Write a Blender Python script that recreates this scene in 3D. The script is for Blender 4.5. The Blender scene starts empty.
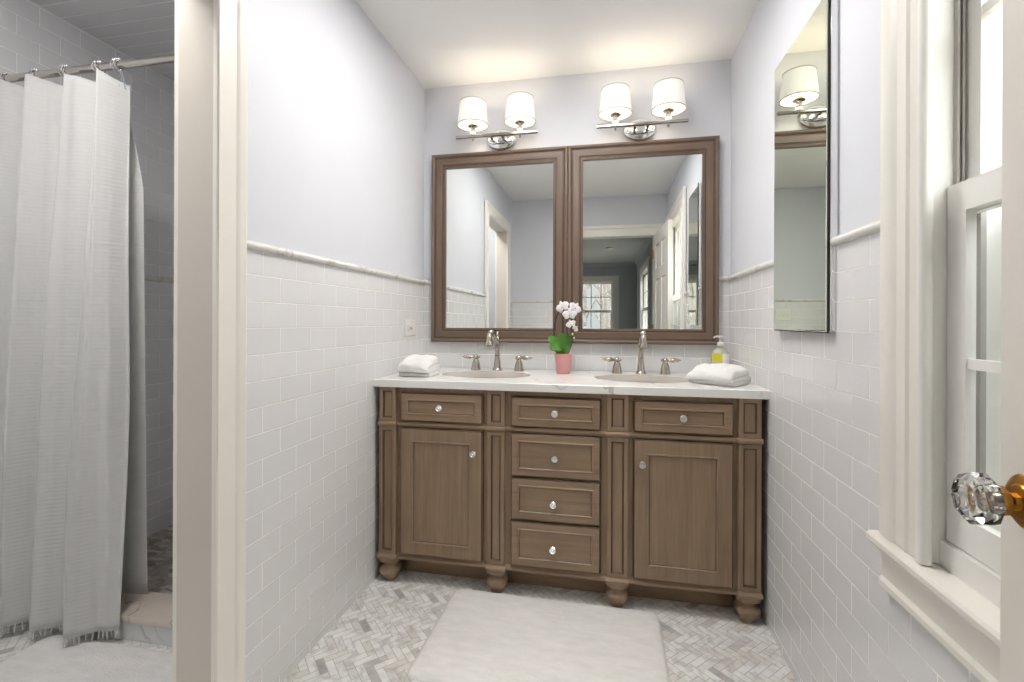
import bpy, bmesh, math, random
from math import pi, sin, cos, radians
from mathutils import Vector, Matrix, noise

S = bpy.context.scene
COL = S.collection

# ------------------------------------------------------------------ camera
FPX, YAW, ROLL, SY = 474.12, 0.1963, 0.0036, 19.44
CZ = 1.1243
f_ = Vector((-sin(YAW), cos(YAW), 0)); r_ = Vector((cos(YAW), sin(YAW), 0)); u_ = Vector((0, 0, 1))
r2 = cos(ROLL) * r_ + sin(ROLL) * u_; u2 = -sin(ROLL) * r_ + cos(ROLL) * u_
cam = bpy.data.objects.new('camera', bpy.data.cameras.new('camera'))
COL.objects.link(cam)
cam.matrix_world = Matrix(((r2.x, u2.x, -f_.x, 0), (r2.y, u2.y, -f_.y, 0), (r2.z, u2.z, -f_.z, CZ), (0, 0, 0, 1)))
cam.data.sensor_fit = 'HORIZONTAL'; cam.data.sensor_width = 36
cam.data.lens = FPX / 1024 * 36
cam.data.shift_y = -SY / 1024
cam.data.clip_start = 0.02; cam.data.clip_end = 100
S.camera = cam

# ------------------------------------------------------------------ view, world, lights
S.view_settings.view_transform = 'Standard'
S.view_settings.look = 'None'
S.view_settings.gamma = 1
S.view_settings.use_curve_mapping = False
S.view_settings.exposure = 1.26
SKY_STRENGTH = 1.0
BATH_FILL = 9.0        # emission of the added bathroom fill panel's lens
SHOWER_FILL = 19.0      # the same for the added fill in the shower room
BULB_W = 0.09            # watts of each vanity bulb
w = bpy.data.worlds.new('overcast_sky'); S.world = w; w.use_nodes = True
nt = w.node_tree; nt.nodes.clear()
tc = nt.nodes.new('ShaderNodeTexCoord'); sp = nt.nodes.new('ShaderNodeSeparateXYZ')
rp = nt.nodes.new('ShaderNodeValToRGB'); bg = nt.nodes.new('ShaderNodeBackground'); wo = nt.nodes.new('ShaderNodeOutputWorld')
rp.color_ramp.elements[0].position = 0.0; rp.color_ramp.elements[0].color = (0.33, 0.34, 0.345, 1)
rp.color_ramp.elements[1].position = 0.8; rp.color_ramp.elements[1].color = (4.2, 4.2, 4.25, 1)
for p_, c_ in ((0.12, 0.38), (0.35, 2.6)):
    e_ = rp.color_ramp.elements.new(p_); e_.color = (c_, c_, c_ * 1.01, 1)
nt.links.new(tc.outputs['Generated'], sp.inputs[0]); nt.links.new(sp.outputs['Z'], rp.inputs[0])
nt.links.new(rp.outputs[0], bg.inputs[0]); bg.inputs[1].default_value = SKY_STRENGTH
nt.links.new(bg.outputs[0], wo.inputs[0])

# ------------------------------------------------------------------ dimensions (metres, camera above the origin)
XL, XR = -0.9858, 0.5892          # left and right bathroom walls
YE, D, H = -0.04, 2.4751, 2.4113  # entry wall, vanity wall, ceiling
WT = 0.105
XS = -2.28                        # far wall of the shower room
RAIL = 1.349                      # top of the chair rail
YV = 1.9126                       # vanity front plane
HC = 0.8743                       # counter top
YB, XB0, XB1 = -5.9, -3.0, 0.66   # bedroom behind the camera
R = random.Random(7)

# ------------------------------------------------------------------ materials
def nodes(name):
    m = bpy.data.materials.new(name); m.use_nodes = True
    n = m.node_tree.nodes; l = m.node_tree.links
    return m, n, l, n['Principled BSDF']

def mat(name, col, rough=0.5, metal=0.0, **kw):
    m, n, l, b = nodes(name)
    b.inputs['Base Color'].default_value = (*col, 1); b.inputs['Roughness'].default_value = rough
    b.inputs['Metallic'].default_value = metal
    for k, v in kw.items():
        b.inputs[k.replace('_', ' ')].default_value = v
    return m

def noisy(m, scale=8.0, amount=0.06, bump=0.0, bscale=None, stretch=(1, 1, 1), detail=4):
    """gentle colour variation (and bump) on top of a plain material"""
    n = m.node_tree.nodes; l = m.node_tree.links; b = n['Principled BSDF']
    c = tuple(b.inputs['Base Color'].default_value)[:3]
    t = n.new('ShaderNodeTexCoord'); mp = n.new('ShaderNodeMapping'); mp.inputs['Scale'].default_value = stretch
    l.new(t.outputs['Object'], mp.inputs[0])
    if amount:
        x = n.new('ShaderNodeTexNoise'); x.inputs['Scale'].default_value = scale; x.inputs['Detail'].default_value = detail
        l.new(mp.outputs[0], x.inputs['Vector'])
        r = n.new('ShaderNodeValToRGB')
        r.color_ramp.elements[0].position = 0.3; r.color_ramp.elements[1].position = 0.7
        r.color_ramp.elements[0].color = (*[v * (1 - amount) for v in c], 1)
        r.color_ramp.elements[1].color = (*[min(1, v * (1 + amount)) for v in c], 1)
        l.new(x.outputs['Fac'], r.inputs[0]); l.new(r.outputs[0], b.inputs['Base Color'])
    if bump:
        y = n.new('ShaderNodeTexNoise'); y.inputs['Scale'].default_value = bscale or scale; y.inputs['Detail'].default_value = 3
        l.new(mp.outputs[0], y.inputs['Vector'])
        bp = n.new('ShaderNodeBump'); bp.inputs['Strength'].default_value = bump; bp.inputs['Distance'].default_value = 0.004
        l.new(y.outputs['Fac'], bp.inputs['Height']); l.new(bp.outputs[0], b.inputs['Normal'])
    return m

def tile_mat(name, axis, uoff, zoff, col=(0.80, 0.80, 0.812), grout=(0.95, 0.94, 0.92), bw=0.153, rh=0.0765, rough=0.13):
    """glazed running-bond tile; axis is the horizontal direction of the wall"""
    m, n, l, b = nodes(name)
    g = n.new('ShaderNodeNewGeometry'); s = n.new('ShaderNodeSeparateXYZ'); c = n.new('ShaderNodeCombineXYZ')
    l.new(g.outputs['Position'], s.inputs[0])
    def shifted(sock, off):
        a = n.new('ShaderNodeMath'); a.operation = 'ADD'; l.new(sock, a.inputs[0]); a.inputs[1].default_value = off
        return a.outputs[0]
    l.new(shifted(s.outputs['X' if axis == 'x' else 'Y'], uoff), c.inputs[0])
    l.new(shifted(s.outputs['Y' if axis == 'xy' else 'Z'], zoff), c.inputs[1])
    k = n.new('ShaderNodeTexBrick'); k.inputs['Scale'].default_value = 1
    k.inputs['Brick Width'].default_value = bw; k.inputs['Row Height'].default_value = rh
    k.inputs['Mortar Size'].default_value = 0.0021; k.inputs['Mortar Smooth'].default_value = 0.3
    k.inputs['Color1'].default_value = (*col, 1); k.inputs['Color2'].default_value = (*[v * 0.97 for v in col], 1)
    k.inputs['Mortar'].default_value = (*grout, 1); k.inputs['Bias'].default_value = 0
    l.new(c.outputs[0], k.inputs['Vector']); l.new(k.outputs['Color'], b.inputs['Base Color'])
    mr = n.new('ShaderNodeMapRange'); l.new(k.outputs['Fac'], mr.inputs[0]); mr.inputs[3].default_value = rough; mr.inputs[4].default_value = 0.7
    l.new(mr.outputs[0], b.inputs['Roughness'])
    iv = n.new('ShaderNodeMath'); iv.operation = 'SUBTRACT'; iv.inputs[0].default_value = 1; l.new(k.outputs['Fac'], iv.inputs[1])
    wv = n.new('ShaderNodeTexNoise'); wv.inputs['Scale'].default_value = 14; wv.inputs['Detail'].default_value = 1
    l.new(g.outputs['Position'], wv.inputs['Vector'])
    ad = n.new('ShaderNodeMath'); ad.operation = 'MULTIPLY_ADD'; l.new(wv.outputs['Fac'], ad.inputs[0]); ad.inputs[1].default_value = 0.35
    l.new(iv.outputs[0], ad.inputs[2])
    bp = n.new('ShaderNodeBump'); bp.inputs['Strength'].default_value = 0.8; bp.inputs['Distance'].default_value = 0.002
    l.new(ad.outputs[0], bp.inputs['Height']); l.new(bp.outputs[0], b.inputs['Normal'])
    return m

def wood_mat(name, stretch, base=(0.305, 0.210, 0.134)):
    m, n, l, b = nodes(name)
    t = n.new('ShaderNodeTexCoord'); mp = n.new('ShaderNodeMapping'); mp.inputs['Scale'].default_value = stretch
    l.new(t.outputs['Object'], mp.inputs[0])
    x = n.new('ShaderNodeTexNoise'); x.inputs['Scale'].default_value = 1; x.inputs['Detail'].default_value = 6; x.inputs['Roughness'].default_value = 0.65
    l.new(mp.outputs[0], x.inputs['Vector'])
    y = n.new('ShaderNodeTexNoise'); y.inputs['Scale'].default_value = 5; y.inputs['Detail'].default_value = 2
    l.new(t.outputs['Object'], y.inputs['Vector'])
    r = n.new('ShaderNodeValToRGB')
    e = r.color_ramp.elements; e[0].position = 0.25; e[1].position = 0.78
    e[0].color = (*[v * 0.76 for v in base], 1); e[1].color = (*[v * 1.22 for v in base], 1)
    l.new(x.outputs['Fac'], r.inputs[0])
    mx = n.new('ShaderNodeMixRGB'); mx.blend_type = 'MULTIPLY'; mx.inputs[0].default_value = 0.5
    r2 = n.new('ShaderNodeValToRGB'); r2.color_ramp.elements[0].color = (0.78, 0.72, 0.68, 1); r2.color_ramp.elements[1].color = (1, 1, 1, 1)
    r2.color_ramp.elements[0].position = 0.3; r2.color_ramp.elements[1].position = 0.65
    l.new(y.outputs['Fac'], r2.inputs[0]); l.new(r.outputs[0], mx.inputs[1]); l.new(r2.outputs[0], mx.inputs[2])
    l.new(mx.outputs[0], b.inputs['Base Color']); b.inputs['Roughness'].default_value = 0.45
    bp = n.new('ShaderNodeBump'); bp.inputs['Strength'].default_value = 0.15; bp.inputs['Distance'].default_value = 0.001
    l.new(x.outputs['Fac'], bp.inputs['Height']); l.new(bp.outputs[0], b.inputs['Normal'])
    return m

def herring_mat():
    m, n, l, b = nodes('marble_herringbone')
    a = n.new('ShaderNodeAttribute'); a.attribute_name = 'tile'; a.attribute_type = 'GEOMETRY'
    r = n.new('ShaderNodeValToRGB'); e = r.color_ramp.elements
    e[0].position = 0.0; e[0].color = (0.36, 0.35, 0.34, 1); e[1].position = 1.0; e[1].color = (0.92, 0.92, 0.90, 1)
    for p, c in ((0.12, (0.55, 0.54, 0.53)), (0.32, (0.79, 0.76, 0.71)), (0.6, (0.87, 0.865, 0.84))):
        q = e.new(p); q.color = (*c, 1)
    l.new(a.outputs['Fac'], r.inputs[0])
    g = n.new('ShaderNodeNewGeometry')
    x = n.new('ShaderNodeTexNoise'); x.inputs['Scale'].default_value = 22; x.inputs['Detail'].default_value = 6; x.inputs['Distortion'].default_value = 1.2
    l.new(g.outputs['Position'], x.inputs['Vector'])
    r2 = n.new('ShaderNodeValToRGB'); r2.color_ramp.elements[0].position = 0.30; r2.color_ramp.elements[0].color = (0.66, 0.65, 0.65, 1)
    r2.color_ramp.elements[1].position = 0.55; r2.color_ramp.elements[1].color = (1, 1, 1, 1)
    l.new(x.outputs['Fac'], r2.inputs[0])
    mx = n.new('ShaderNodeMixRGB'); mx.blend_type = 'MULTIPLY'; mx.inputs[0].default_value = 0.8
    l.new(r.outputs[0], mx.inputs[1]); l.new(r2.outputs[0], mx.inputs[2]); l.new(mx.outputs[0], b.inputs['Base Color'])
    b.inputs['Roughness'].default_value = 0.4
    return m

def marble_mat(name, base, vein, scale, rough=0.15, thin=0.03):
    m, n, l, b = nodes(name)
    g = n.new('ShaderNodeNewGeometry')
    x = n.new('ShaderNodeTexNoise'); x.inputs['Scale'].default_value = scale; x.inputs['Detail'].default_value = 5; x.inputs['Distortion'].default_value = 0.8
    l.new(g.outputs['Position'], x.inputs['Vector'])
    s = n.new('ShaderNodeMath'); s.operation = 'SUBTRACT'; l.new(x.outputs['Fac'], s.inputs[0]); s.inputs[1].default_value = 0.5
    a = n.new('ShaderNodeMath'); a.operation = 'ABSOLUTE'; l.new(s.outputs[0], a.inputs[0])
    r = n.new('ShaderNodeValToRGB'); r.color_ramp.elements[0].color = (*vein, 1); r.color_ramp.elements[1].color = (*base, 1)
    r.color_ramp.elements[0].position = 0.0; r.color_ramp.elements[1].position = thin
    l.new(a.outputs[0], r.inputs[0])
    # veins fade in and out
    y = n.new('ShaderNodeTexNoise'); y.inputs['Scale'].default_value = scale * 0.9; l.new(g.outputs['Position'], y.inputs['Vector'])
    r2 = n.new('ShaderNodeValToRGB'); r2.color_ramp.elements[0].position = 0.42; r2.color_ramp.elements[1].position = 0.6
    l.new(y.outputs['Fac'], r2.inputs[0])
    mx = n.new('ShaderNodeMixRGB'); mx.inputs[1].default_value = (*base, 1); l.new(r2.outputs[0], mx.inputs[0]); l.new(r.outputs[0], mx.inputs[2])
    l.new(mx.outputs[0], b.inputs['Base Color']); b.inputs['Roughness'].default_value = rough
    return m

def pane_mat(name='window_glass', tint=(0.96, 0.98, 0.97)):
    m = bpy.data.materials.new(name); m.use_nodes = True
    n = m.node_tree.nodes; l = m.node_tree.links; n.clear()
    o = n.new('ShaderNodeOutputMaterial'); t = n.new('ShaderNodeBsdfTransparent'); t.inputs[0].default_value = (*tint, 1)
    g = n.new('ShaderNodeBsdfGlossy'); g.inputs['Roughness'].default_value = 0.02
    lw = n.new('ShaderNodeLayerWeight'); lw.inputs[0].default_value = 0.5
    p5 = n.new('ShaderNodeMath'); p5.operation = 'POWER'; l.new(lw.outputs['Facing'], p5.inputs[0]); p5.inputs[1].default_value = 5
    ma = n.new('ShaderNodeMath'); ma.operation = 'MULTIPLY_ADD'; l.new(p5.outputs[0], ma.inputs[0]); ma.inputs[1].default_value = 0.5; ma.inputs[2].default_value = 0.03
    mx = n.new('ShaderNodeMixShader'); l.new(ma.outputs[0], mx.inputs[0]); l.new(t.outputs[0], mx.inputs[1]); l.new(g.outputs[0], mx.inputs[2]); l.new(mx.outputs[0], o.inputs[0])
    return m

def emit_mat(name, col, strength, base=(0.9, 0.88, 0.84)):
    m, n, l, b = nodes(name)
    b.inputs['Base Color'].default_value = (*base, 1); b.inputs['Roughness'].default_value = 0.8
    b.inputs['Emission Color'].default_value = (*col, 1); b.inputs['Emission Strength'].default_value = strength
    return m

PAINT = noisy(mat('pale_blue_paint', (0.72, 0.735, 0.79), 0.55), 3, 0.012, 0.03, 220)
CEILP = noisy(mat('ceiling_paint', (0.89, 0.885, 0.88), 0.7), 3, 0.01, 0.03, 180)
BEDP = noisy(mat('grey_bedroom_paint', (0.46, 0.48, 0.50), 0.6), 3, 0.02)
TRIM = noisy(mat('cream_trim_paint', (0.87, 0.835, 0.775), 0.35), 4, 0.012)
TRIMW = noisy(mat('white_sash_paint', (0.89, 0.875, 0.84), 0.35), 4, 0.012)
JAMBP = noisy(mat('putty_jamb_paint', (0.66, 0.615, 0.55), 0.4), 4, 0.015)
RAILM = marble_mat('white_marble_rail', (0.80, 0.79, 0.76), (0.52, 0.50, 0.47), 9, 0.2, 0.05)
TILE_Y = tile_mat('white_subway_tile', 'y', 10 * 0.153 - 1.526 + 0.0765, 20 * 0.0765 - 1.255)
TILE_X = tile_mat('white_subway_tile_b', 'x', 10 * 0.153, 20 * 0.0765 - 1.255)
TILE_C = tile_mat('white_ceiling_tile', 'xy', 30 * 0.153, 20 * 0.0765)
TILE_C.node_tree.nodes['Principled BSDF']
HERR = herring_mat()
GROUT = noisy(mat('grey_floor_grout', (0.56, 0.54, 0.50), 0.8), 30, 0.06)
QUARTZ = marble_mat('white_quartz', (0.86, 0.85, 0.83), (0.52, 0.50, 0.48), 2.1, 0.16, 0.010)
CURB = marble_mat('beige_veined_stone', (0.62, 0.55, 0.48), (0.30, 0.22, 0.16), 3.5, 0.25, 0.02)
CURBW = marble_mat('pale_marble_riser', (0.72, 0.73, 0.72), (0.5, 0.5, 0.5), 5, 0.25, 0.03)
WOODV = wood_mat('taupe_stained_wood', (60, 60, 3.0))
WOODH = wood_mat('taupe_stained_wood_b', (3.0, 60, 60))
FRAMEW = wood_mat('brown_frame_wood', (4, 30, 30), (0.185, 0.128, 0.095))
FRAMEV = wood_mat('brown_frame_wood_b', (30, 30, 4), (0.185, 0.128, 0.095))
GLAZE = noisy(mat('dark_antique_glaze', (0.085, 0.050, 0.030), 0.5), 20, 0.15)
DARK = noisy(mat('dark_void', (0.02, 0.018, 0.016), 0.8), 10, 0.1)
NICKEL = noisy(mat('brushed_nickel', (0.50, 0.455, 0.40), 0.22, 1.0), 40, 0.03)
CHROME = noisy(mat('polished_chrome', (0.82, 0.82, 0.83), 0.06, 1.0), 40, 0.01)
BARM = noisy(mat('dark_polished_nickel', (0.50, 0.48, 0.45), 0.16, 1.0), 40, 0.02)
BRASS = noisy(mat('aged_brass', (0.47, 0.235, 0.045), 0.28, 1.0), 25, 0.12)
MIRROR = noisy(mat('silvered_mirror', (0.90, 0.92, 0.91), 0.0, 1.0), 2, 0.0)
MIRRORG = noisy(mat('silvered_mirror_greenish', (0.87, 0.91, 0.785), 0.0, 1.0), 2, 0.0)
PORC = noisy(mat('biscuit_porcelain', (0.86, 0.81, 0.73), 0.12), 5, 0.01)
TOWEL = noisy(mat('white_terry', (0.86, 0.86, 0.85), 0.95), 90, 0.03, 0.6, 420)
MATF = noisy(mat('white_cotton_mat', (0.86, 0.845, 0.825), 0.95), 30, 0.05, 0.9, 160, (0.5, 1.6, 1))
CURT = noisy(mat('white_waffle_cloth', (0.83, 0.83, 0.82), 0.9), 40, 0.02)
LINER = noisy(mat('white_liner_cloth', (0.78, 0.78, 0.77), 0.8), 40, 0.03, 0.3, 300)
PLASTIC = noisy(mat('white_plastic', (0.80, 0.79, 0.76), 0.35), 20, 0.01)
SLOT = noisy(mat('dark_slot', (0.03, 0.03, 0.03), 0.6), 20, 0.1)
GLASS = mat('clear_cut_glass', (0.97, 0.97, 0.96), 0.0, 0.0, IOR=1.5, Transmission_Weight=1.0)
PINK = noisy(mat('pink_ceramic', (0.76, 0.36, 0.36), 0.4), 30, 0.04)
SOIL = noisy(mat('potting_bark', (0.05, 0.03, 0.02), 0.9), 60, 0.4, 0.8, 120)
LEAF = noisy(mat('orchid_leaf_green', (0.075, 0.23, 0.022), 0.35), 18, 0.25)
STEM = noisy(mat('orchid_stem', (0.045, 0.030, 0.028), 0.5), 30, 0.2)
PETAL = noisy(mat('white_petal', (0.88, 0.84, 0.85), 0.6, 0, Subsurface_Weight=0.1), 60, 0.03)
LIP = noisy(mat('pink_flower_lip', (0.62, 0.33, 0.36), 0.5), 60, 0.2)
BUD = noisy(mat('cream_bud', (0.72, 0.66, 0.42), 0.5), 60, 0.1)
SOAPL = mat('pale_soap', (0.93, 0.90, 0.78), 0.08, 0.0, IOR=1.4, Transmission_Weight=0.55)
LABELM = noisy(mat('yellow_label', (0.72, 0.68, 0.05), 0.5), 40, 0.05)
LABELW = noisy(mat('white_label', (0.85, 0.84, 0.78), 0.5), 40, 0.05)
LABELP = noisy(mat('lilac_label', (0.45, 0.40, 0.62), 0.5), 40, 0.05)
SHADE = emit_mat('lit_linen_shade', (1.0, 0.93, 0.82), 0.17, (0.80, 0.78, 0.74))
SHADEIN = emit_mat('lit_shade_lining', (1.0, 0.87, 0.64), 0.30)
SHADETRIM = noisy(mat('grey_shade_binding', (0.45, 0.43, 0.40), 0.6), 40, 0.05)
BULB = emit_mat('lit_bulb', (1.0, 0.85, 0.6), 6.0)
DIFF = emit_mat('bath_fill_lens', (1.0, 0.97, 0.93), BATH_FILL)
DIFFS = emit_mat('shower_fill_lens', (1.0, 0.97, 0.93), SHOWER_FILL)
PANE = pane_mat()
PEBBLE = None
SCREEN = bpy.data.materials.new('grey_insect_screen'); SCREEN.use_nodes = True
_n = SCREEN.node_tree.nodes; _l = SCREEN.node_tree.links; _t = _n.new('ShaderNodeBsdfTransparent'); _m = _n.new('ShaderNodeMixShader'); _m.inputs[0].default_value = 0.62
_n['Principled BSDF'].inputs['Base Color'].default_value = (0.30, 0.30, 0.305, 1)
_l.new(_t.outputs[0], _m.inputs[1]); _l.new(_n['Principled BSDF'].outputs[0], _m.inputs[2]); _l.new(_m.outputs[0], _n['Material Output'].inputs[0])
BARK = noisy(mat('grey_bark', (0.20, 0.18, 0.16), 0.9), 8, 0.3)
EARTH = noisy(mat('leaf_litter', (0.22, 0.19, 0.15), 0.95), 2, 0.3)
BEDFL = noisy(mat('bedroom_carpet', (0.50, 0.48, 0.44), 0.95), 60, 0.08)

def pebble_mat():
    m, n, l, b = nodes('grey_mosaic')
    g = n.new('ShaderNodeNewGeometry')
    mp = n.new('ShaderNodeMapping'); mp.inputs['Scale'].default_value = (22, 45, 1); l.new(g.outputs['Position'], mp.inputs[0])
    v = n.new('ShaderNodeTexVoronoi'); v.inputs['Scale'].default_value = 1; l.new(mp.outputs[0], v.inputs['Vector'])
    r = n.new('ShaderNodeValToRGB'); r.color_ramp.elements[0].color = (0.28, 0.25, 0.22, 1); r.color_ramp.elements[1].color = (0.66, 0.61, 0.56, 1)
    sx = n.new('ShaderNodeSeparateXYZ'); l.new(v.outputs['Color'], sx.inputs[0])
    l.new(sx.outputs[0], r.inputs[0]); l.new(r.outputs[0], b.inputs['Base Color']); b.inputs['Roughness'].default_value = 0.4
    return m
PEBBLE = pebble_mat()

def curtain_bump(m, period):
    n = m.node_tree.nodes; l = m.node_tree.links; b = n['Principled BSDF']
    t = n.new('ShaderNodeTexCoord')
    wv = n.new('ShaderNodeTexWave'); wv.wave_type = 'BANDS'; wv.bands_direction = 'Z'; wv.inputs['Scale'].default_value = 1 / period / 3.18
    wv.inputs['Distortion'].default_value = 0.0
    l.new(t.outputs['Object'], wv.inputs['Vector'])
    bp = n.new('ShaderNodeBump'); bp.inputs['Strength'].default_value = 0.35; bp.inputs['Distance'].default_value = 0.002
    l.new(wv.outputs['Fac'], bp.inputs['Height']); l.new(bp.outputs[0], b.inputs['Normal'])
    tr = n.new('ShaderNodeBsdfTranslucent'); tr.inputs[0].default_value = (0.8, 0.8, 0.79, 1)
    mx = n.new('ShaderNodeMixShader'); mx.inputs[0].default_value = 0.30
    o = n['Material Output']; l.new(b.outputs[0], mx.inputs[1]); l.new(tr.outputs[0], mx.inputs[2]); l.new(mx.outputs[0], o.inputs[0])
curtain_bump(CURT, 0.014)

# ------------------------------------------------------------------ mesh helpers
class MB:
    def __init__(s): s.bm = bmesh.new()
    def face(s, pts, mi=0):
        f = s.bm.faces.new([s.bm.verts.new(p) for p in pts]); f.material_index = mi; return f
    def box(s, x0, x1, y0, y1, z0, z1, mi=0, bev=0.0, seg=2, M=None):
        r = bmesh.ops.create_cube(s.bm, size=1)['verts']
        for v in r:
            v.co = Vector((x0 + (v.co.x + .5) * (x1 - x0), y0 + (v.co.y + .5) * (y1 - y0), z0 + (v.co.z + .5) * (z1 - z0)))
        fs = {f for v in r for f in v.link_faces}
        for f in fs: f.material_index = mi
        if bev:
            es = list({e for f in fs for e in f.edges})
            g = bmesh.ops.bevel(s.bm, geom=es, offset=bev, segments=seg, affect='EDGES', profile=0.5)
            for f in g['faces']: f.material_index = mi
            r = list({v for f in g['faces'] for v in f.verts} | {v for v in r if v.is_valid})
        if M:
            for v in r: v.co = M(v.co)
        return r
    def loops(s, rings, close=True, caps=(True, True), mi=0, mis=None):
        """quads between successive rings of points"""
        vs = [[s.bm.verts.new(p) for p in ring] for ring in rings]
        n = len(vs[0])
        for k in range(len(vs) - 1):
            for i in range(n if close else n - 1):
                j = (i + 1) % n
                try:
                    f = s.bm.faces.new((vs[k][i], vs[k][j], vs[k + 1][j], vs[k + 1][i])); f.material_index = mis[k] if mis else mi
                except ValueError: pass
        if caps[0]: f = s.bm.faces.new(vs[0][::-1]); f.material_index = mis[0] if mis else mi
        if caps[1]: f = s.bm.faces.new(vs[-1]); f.material_index = mis[-1] if mis else mi
        return vs
    def lathe(s, prof, c=(0, 0, 0), axis=(0, 0, 1), seg=24, mi=0, caps=(True, True), sx=1.0, sy=1.0, sq=1.0):
        """prof: (radius, height) pairs; sq<1 squares the section"""
        a = Vector(axis).normalized()
        q = Vector((0, 0, 1)).rotation_difference(a); c = Vector(c)
        rings = []
        for r, h in prof:
            ring = []
            for i in range(seg):
                t = 2 * pi * (i + (0.5 if sq < 1 else 0)) / seg
                cx, sy_ = cos(t), sin(t)
                if sq < 1:
                    cx = math.copysign(abs(cx) ** sq, cx); sy_ = math.copysign(abs(sy_) ** sq, sy_)
                ring.append(c + q @ Vector((cx * r * sx, sy_ * r * sy, h)))
            rings.append(ring)
        return s.loops(rings, True, caps, mi)
    def tube(s, pts, rad, seg=12, mi=0, caps=(True, True)):
        pts = [Vector(p) for p in pts]; n = len(pts)
        rad = rad if isinstance(rad, (list, tuple)) else [rad] * n
        rings = []; up = None
        for i, p in enumerate(pts):
            t = (pts[min(i + 1, n - 1)] - pts[max(i - 1, 0)]).normalized()
            if up is None:
                up = Vector((0, 0, 1)) if abs(t.z) < 0.9 else Vector((1, 0, 0))
            x = t.cross(up).normalized(); y = x.cross(t).normalized(); up = y
            rings.append([p + (x * cos(2 * pi * k / seg) + y * sin(2 * pi * k / seg)) * rad[i] for k in range(seg)])
        return s.loops(rings, True, caps, mi)
    def ball(s, c, r, seg=16, rings=10, mi=0, sc=(1, 1, 1)):
        v = bmesh.ops.create_uvsphere(s.bm, u_segments=seg, v_segments=rings, radius=1)['verts']
        for f in {f for q in v for f in q.link_faces}: f.material_index = mi
        for q in v: q.co = Vector((c[0] + q.co.x * r * sc[0], c[1] + q.co.y * r * sc[1], c[2] + q.co.z * r * sc[2]))
        return v
    def rect(s, u0, u1, v0, v1, prof, M, cap_in=True, cap_out=False, mis=None):
        """concentric rectangles: prof = [(inset, depth)...], M maps (u, v, depth) to a point"""
        rings = []
        for i, d in prof:
            rings.append([M(u0 + i, v0 + i, d), M(u1 - i, v0 + i, d), M(u1 - i, v1 - i, d), M(u0 + i, v1 - i, d)])
        return s.loops(rings, True, (cap_out, cap_in), 0, mis)
    def extrude(s, prof, a, b, M=None, mi=0):
        """closed 2D profile swept from a to b along one axis; M(p0, p1, t)"""
        return s.loops([[M(p[0], p[1], t) for p in prof] for t in (a, b)], True, (True, True), mi)
    def build(s, name, mats, parent=None, smooth=True, angle=35, world=True):
        bmesh.ops.recalc_face_normals(s.bm, faces=s.bm.faces[:])
        if parent is not None and world:
            off = Vector((0, 0, 0)); q = parent
            while q is not None: off += q.location; q = q.parent
            bmesh.ops.translate(s.bm, verts=s.bm.verts[:], vec=-off)
        me = bpy.data.meshes.new(name); s.bm.to_mesh(me); s.bm.free()
        for m in (mats if isinstance(mats, (list, tuple)) else [mats]): me.materials.append(m)
        if smooth:
            me.polygons.foreach_set('use_smooth', [True] * len(me.polygons))
            me.set_sharp_from_angle(angle=radians(angle))
        o = bpy.data.objects.new(name, me); COL.objects.link(o)
        if parent is not None: o.parent = parent
        return o

def tag(o, label, cat, group=None, kind=None):
    o['label'] = label; o['category'] = cat
    if group: o['group'] = group
    if kind: o['kind'] = kind
    return o
def thing(name, loc, label, cat, group=None, kind=None, rz=0.0):
    o = bpy.data.objects.new(name, None); COL.objects.link(o)
    o.location = loc; o.rotation_euler = (0, 0, rz); o.empty_display_size = 0.05
    return tag(o, label, cat, group, kind)
def struct(o, label, cat): return tag(o, label, cat, None, 'structure')
def copy_thing(o, loc, label=None, rz=None, parent=None):
    c = o.copy(); COL.objects.link(c)
    if parent is not None: c.parent = parent
    else:
        c.location = loc
        if rz is not None: c.rotation_euler = (0, 0, rz)
        if label: c['label'] = label
    for ch in list(o.children): copy_thing(ch, None, parent=c)
    return c
XYZ = lambda u, v, w_: Vector((u, w_, v))          # panel standing in the x-z plane, depth along y

# ------------------------------------------------------------------ room shell
def wall(name, axis, at, thick, a0, a1, z0, z1, holes, mat_, label, tiles=None, tile_side=1, tile_mat_=None, top=RAIL - 0.012):
    """wall slab with rectangular holes; axis 'x' = plane x const. 'at' is the room face, slab goes to at+thick"""
    def pieces(zlo, zhi):
        out = []; cur = a0
        for (h0, h1, b0, b1) in sorted(holes):
            out.append((cur, h0, zlo, zhi))
            if b0 > zlo: out.append((h0, h1, zlo, min(b0, zhi)))
            if b1 < zhi: out.append((h0, h1, max(b1, zlo), zhi))
            cur = h1
        out.append((cur, a1, zlo, zhi)); return out
    m = MB()
    for (p, q, lo, hi) in pieces(z0, z1):
        t0, t1 = sorted((at, at + thick))
        if axis == 'x': m.box(t0, t1, p, q, lo, hi)
        else: m.box(p, q, t0, t1, lo, hi)
    o = struct(m.build(name, mat_, smooth=False), label, 'wall')
    if tiles:
        m = MB()
        for (p, q, lo, hi) in pieces(0.0, top):
            if hi - lo < 0.01: continue
            t0, t1 = sorted((at, at + tiles))
            if axis == 'x': m.box(t0, t1, p, q, lo, hi)
            else: m.box(p, q, t0, t1, lo, hi)
        m.build('tile_wainscot', tile_mat_, o, smooth=False)
    return o

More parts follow.
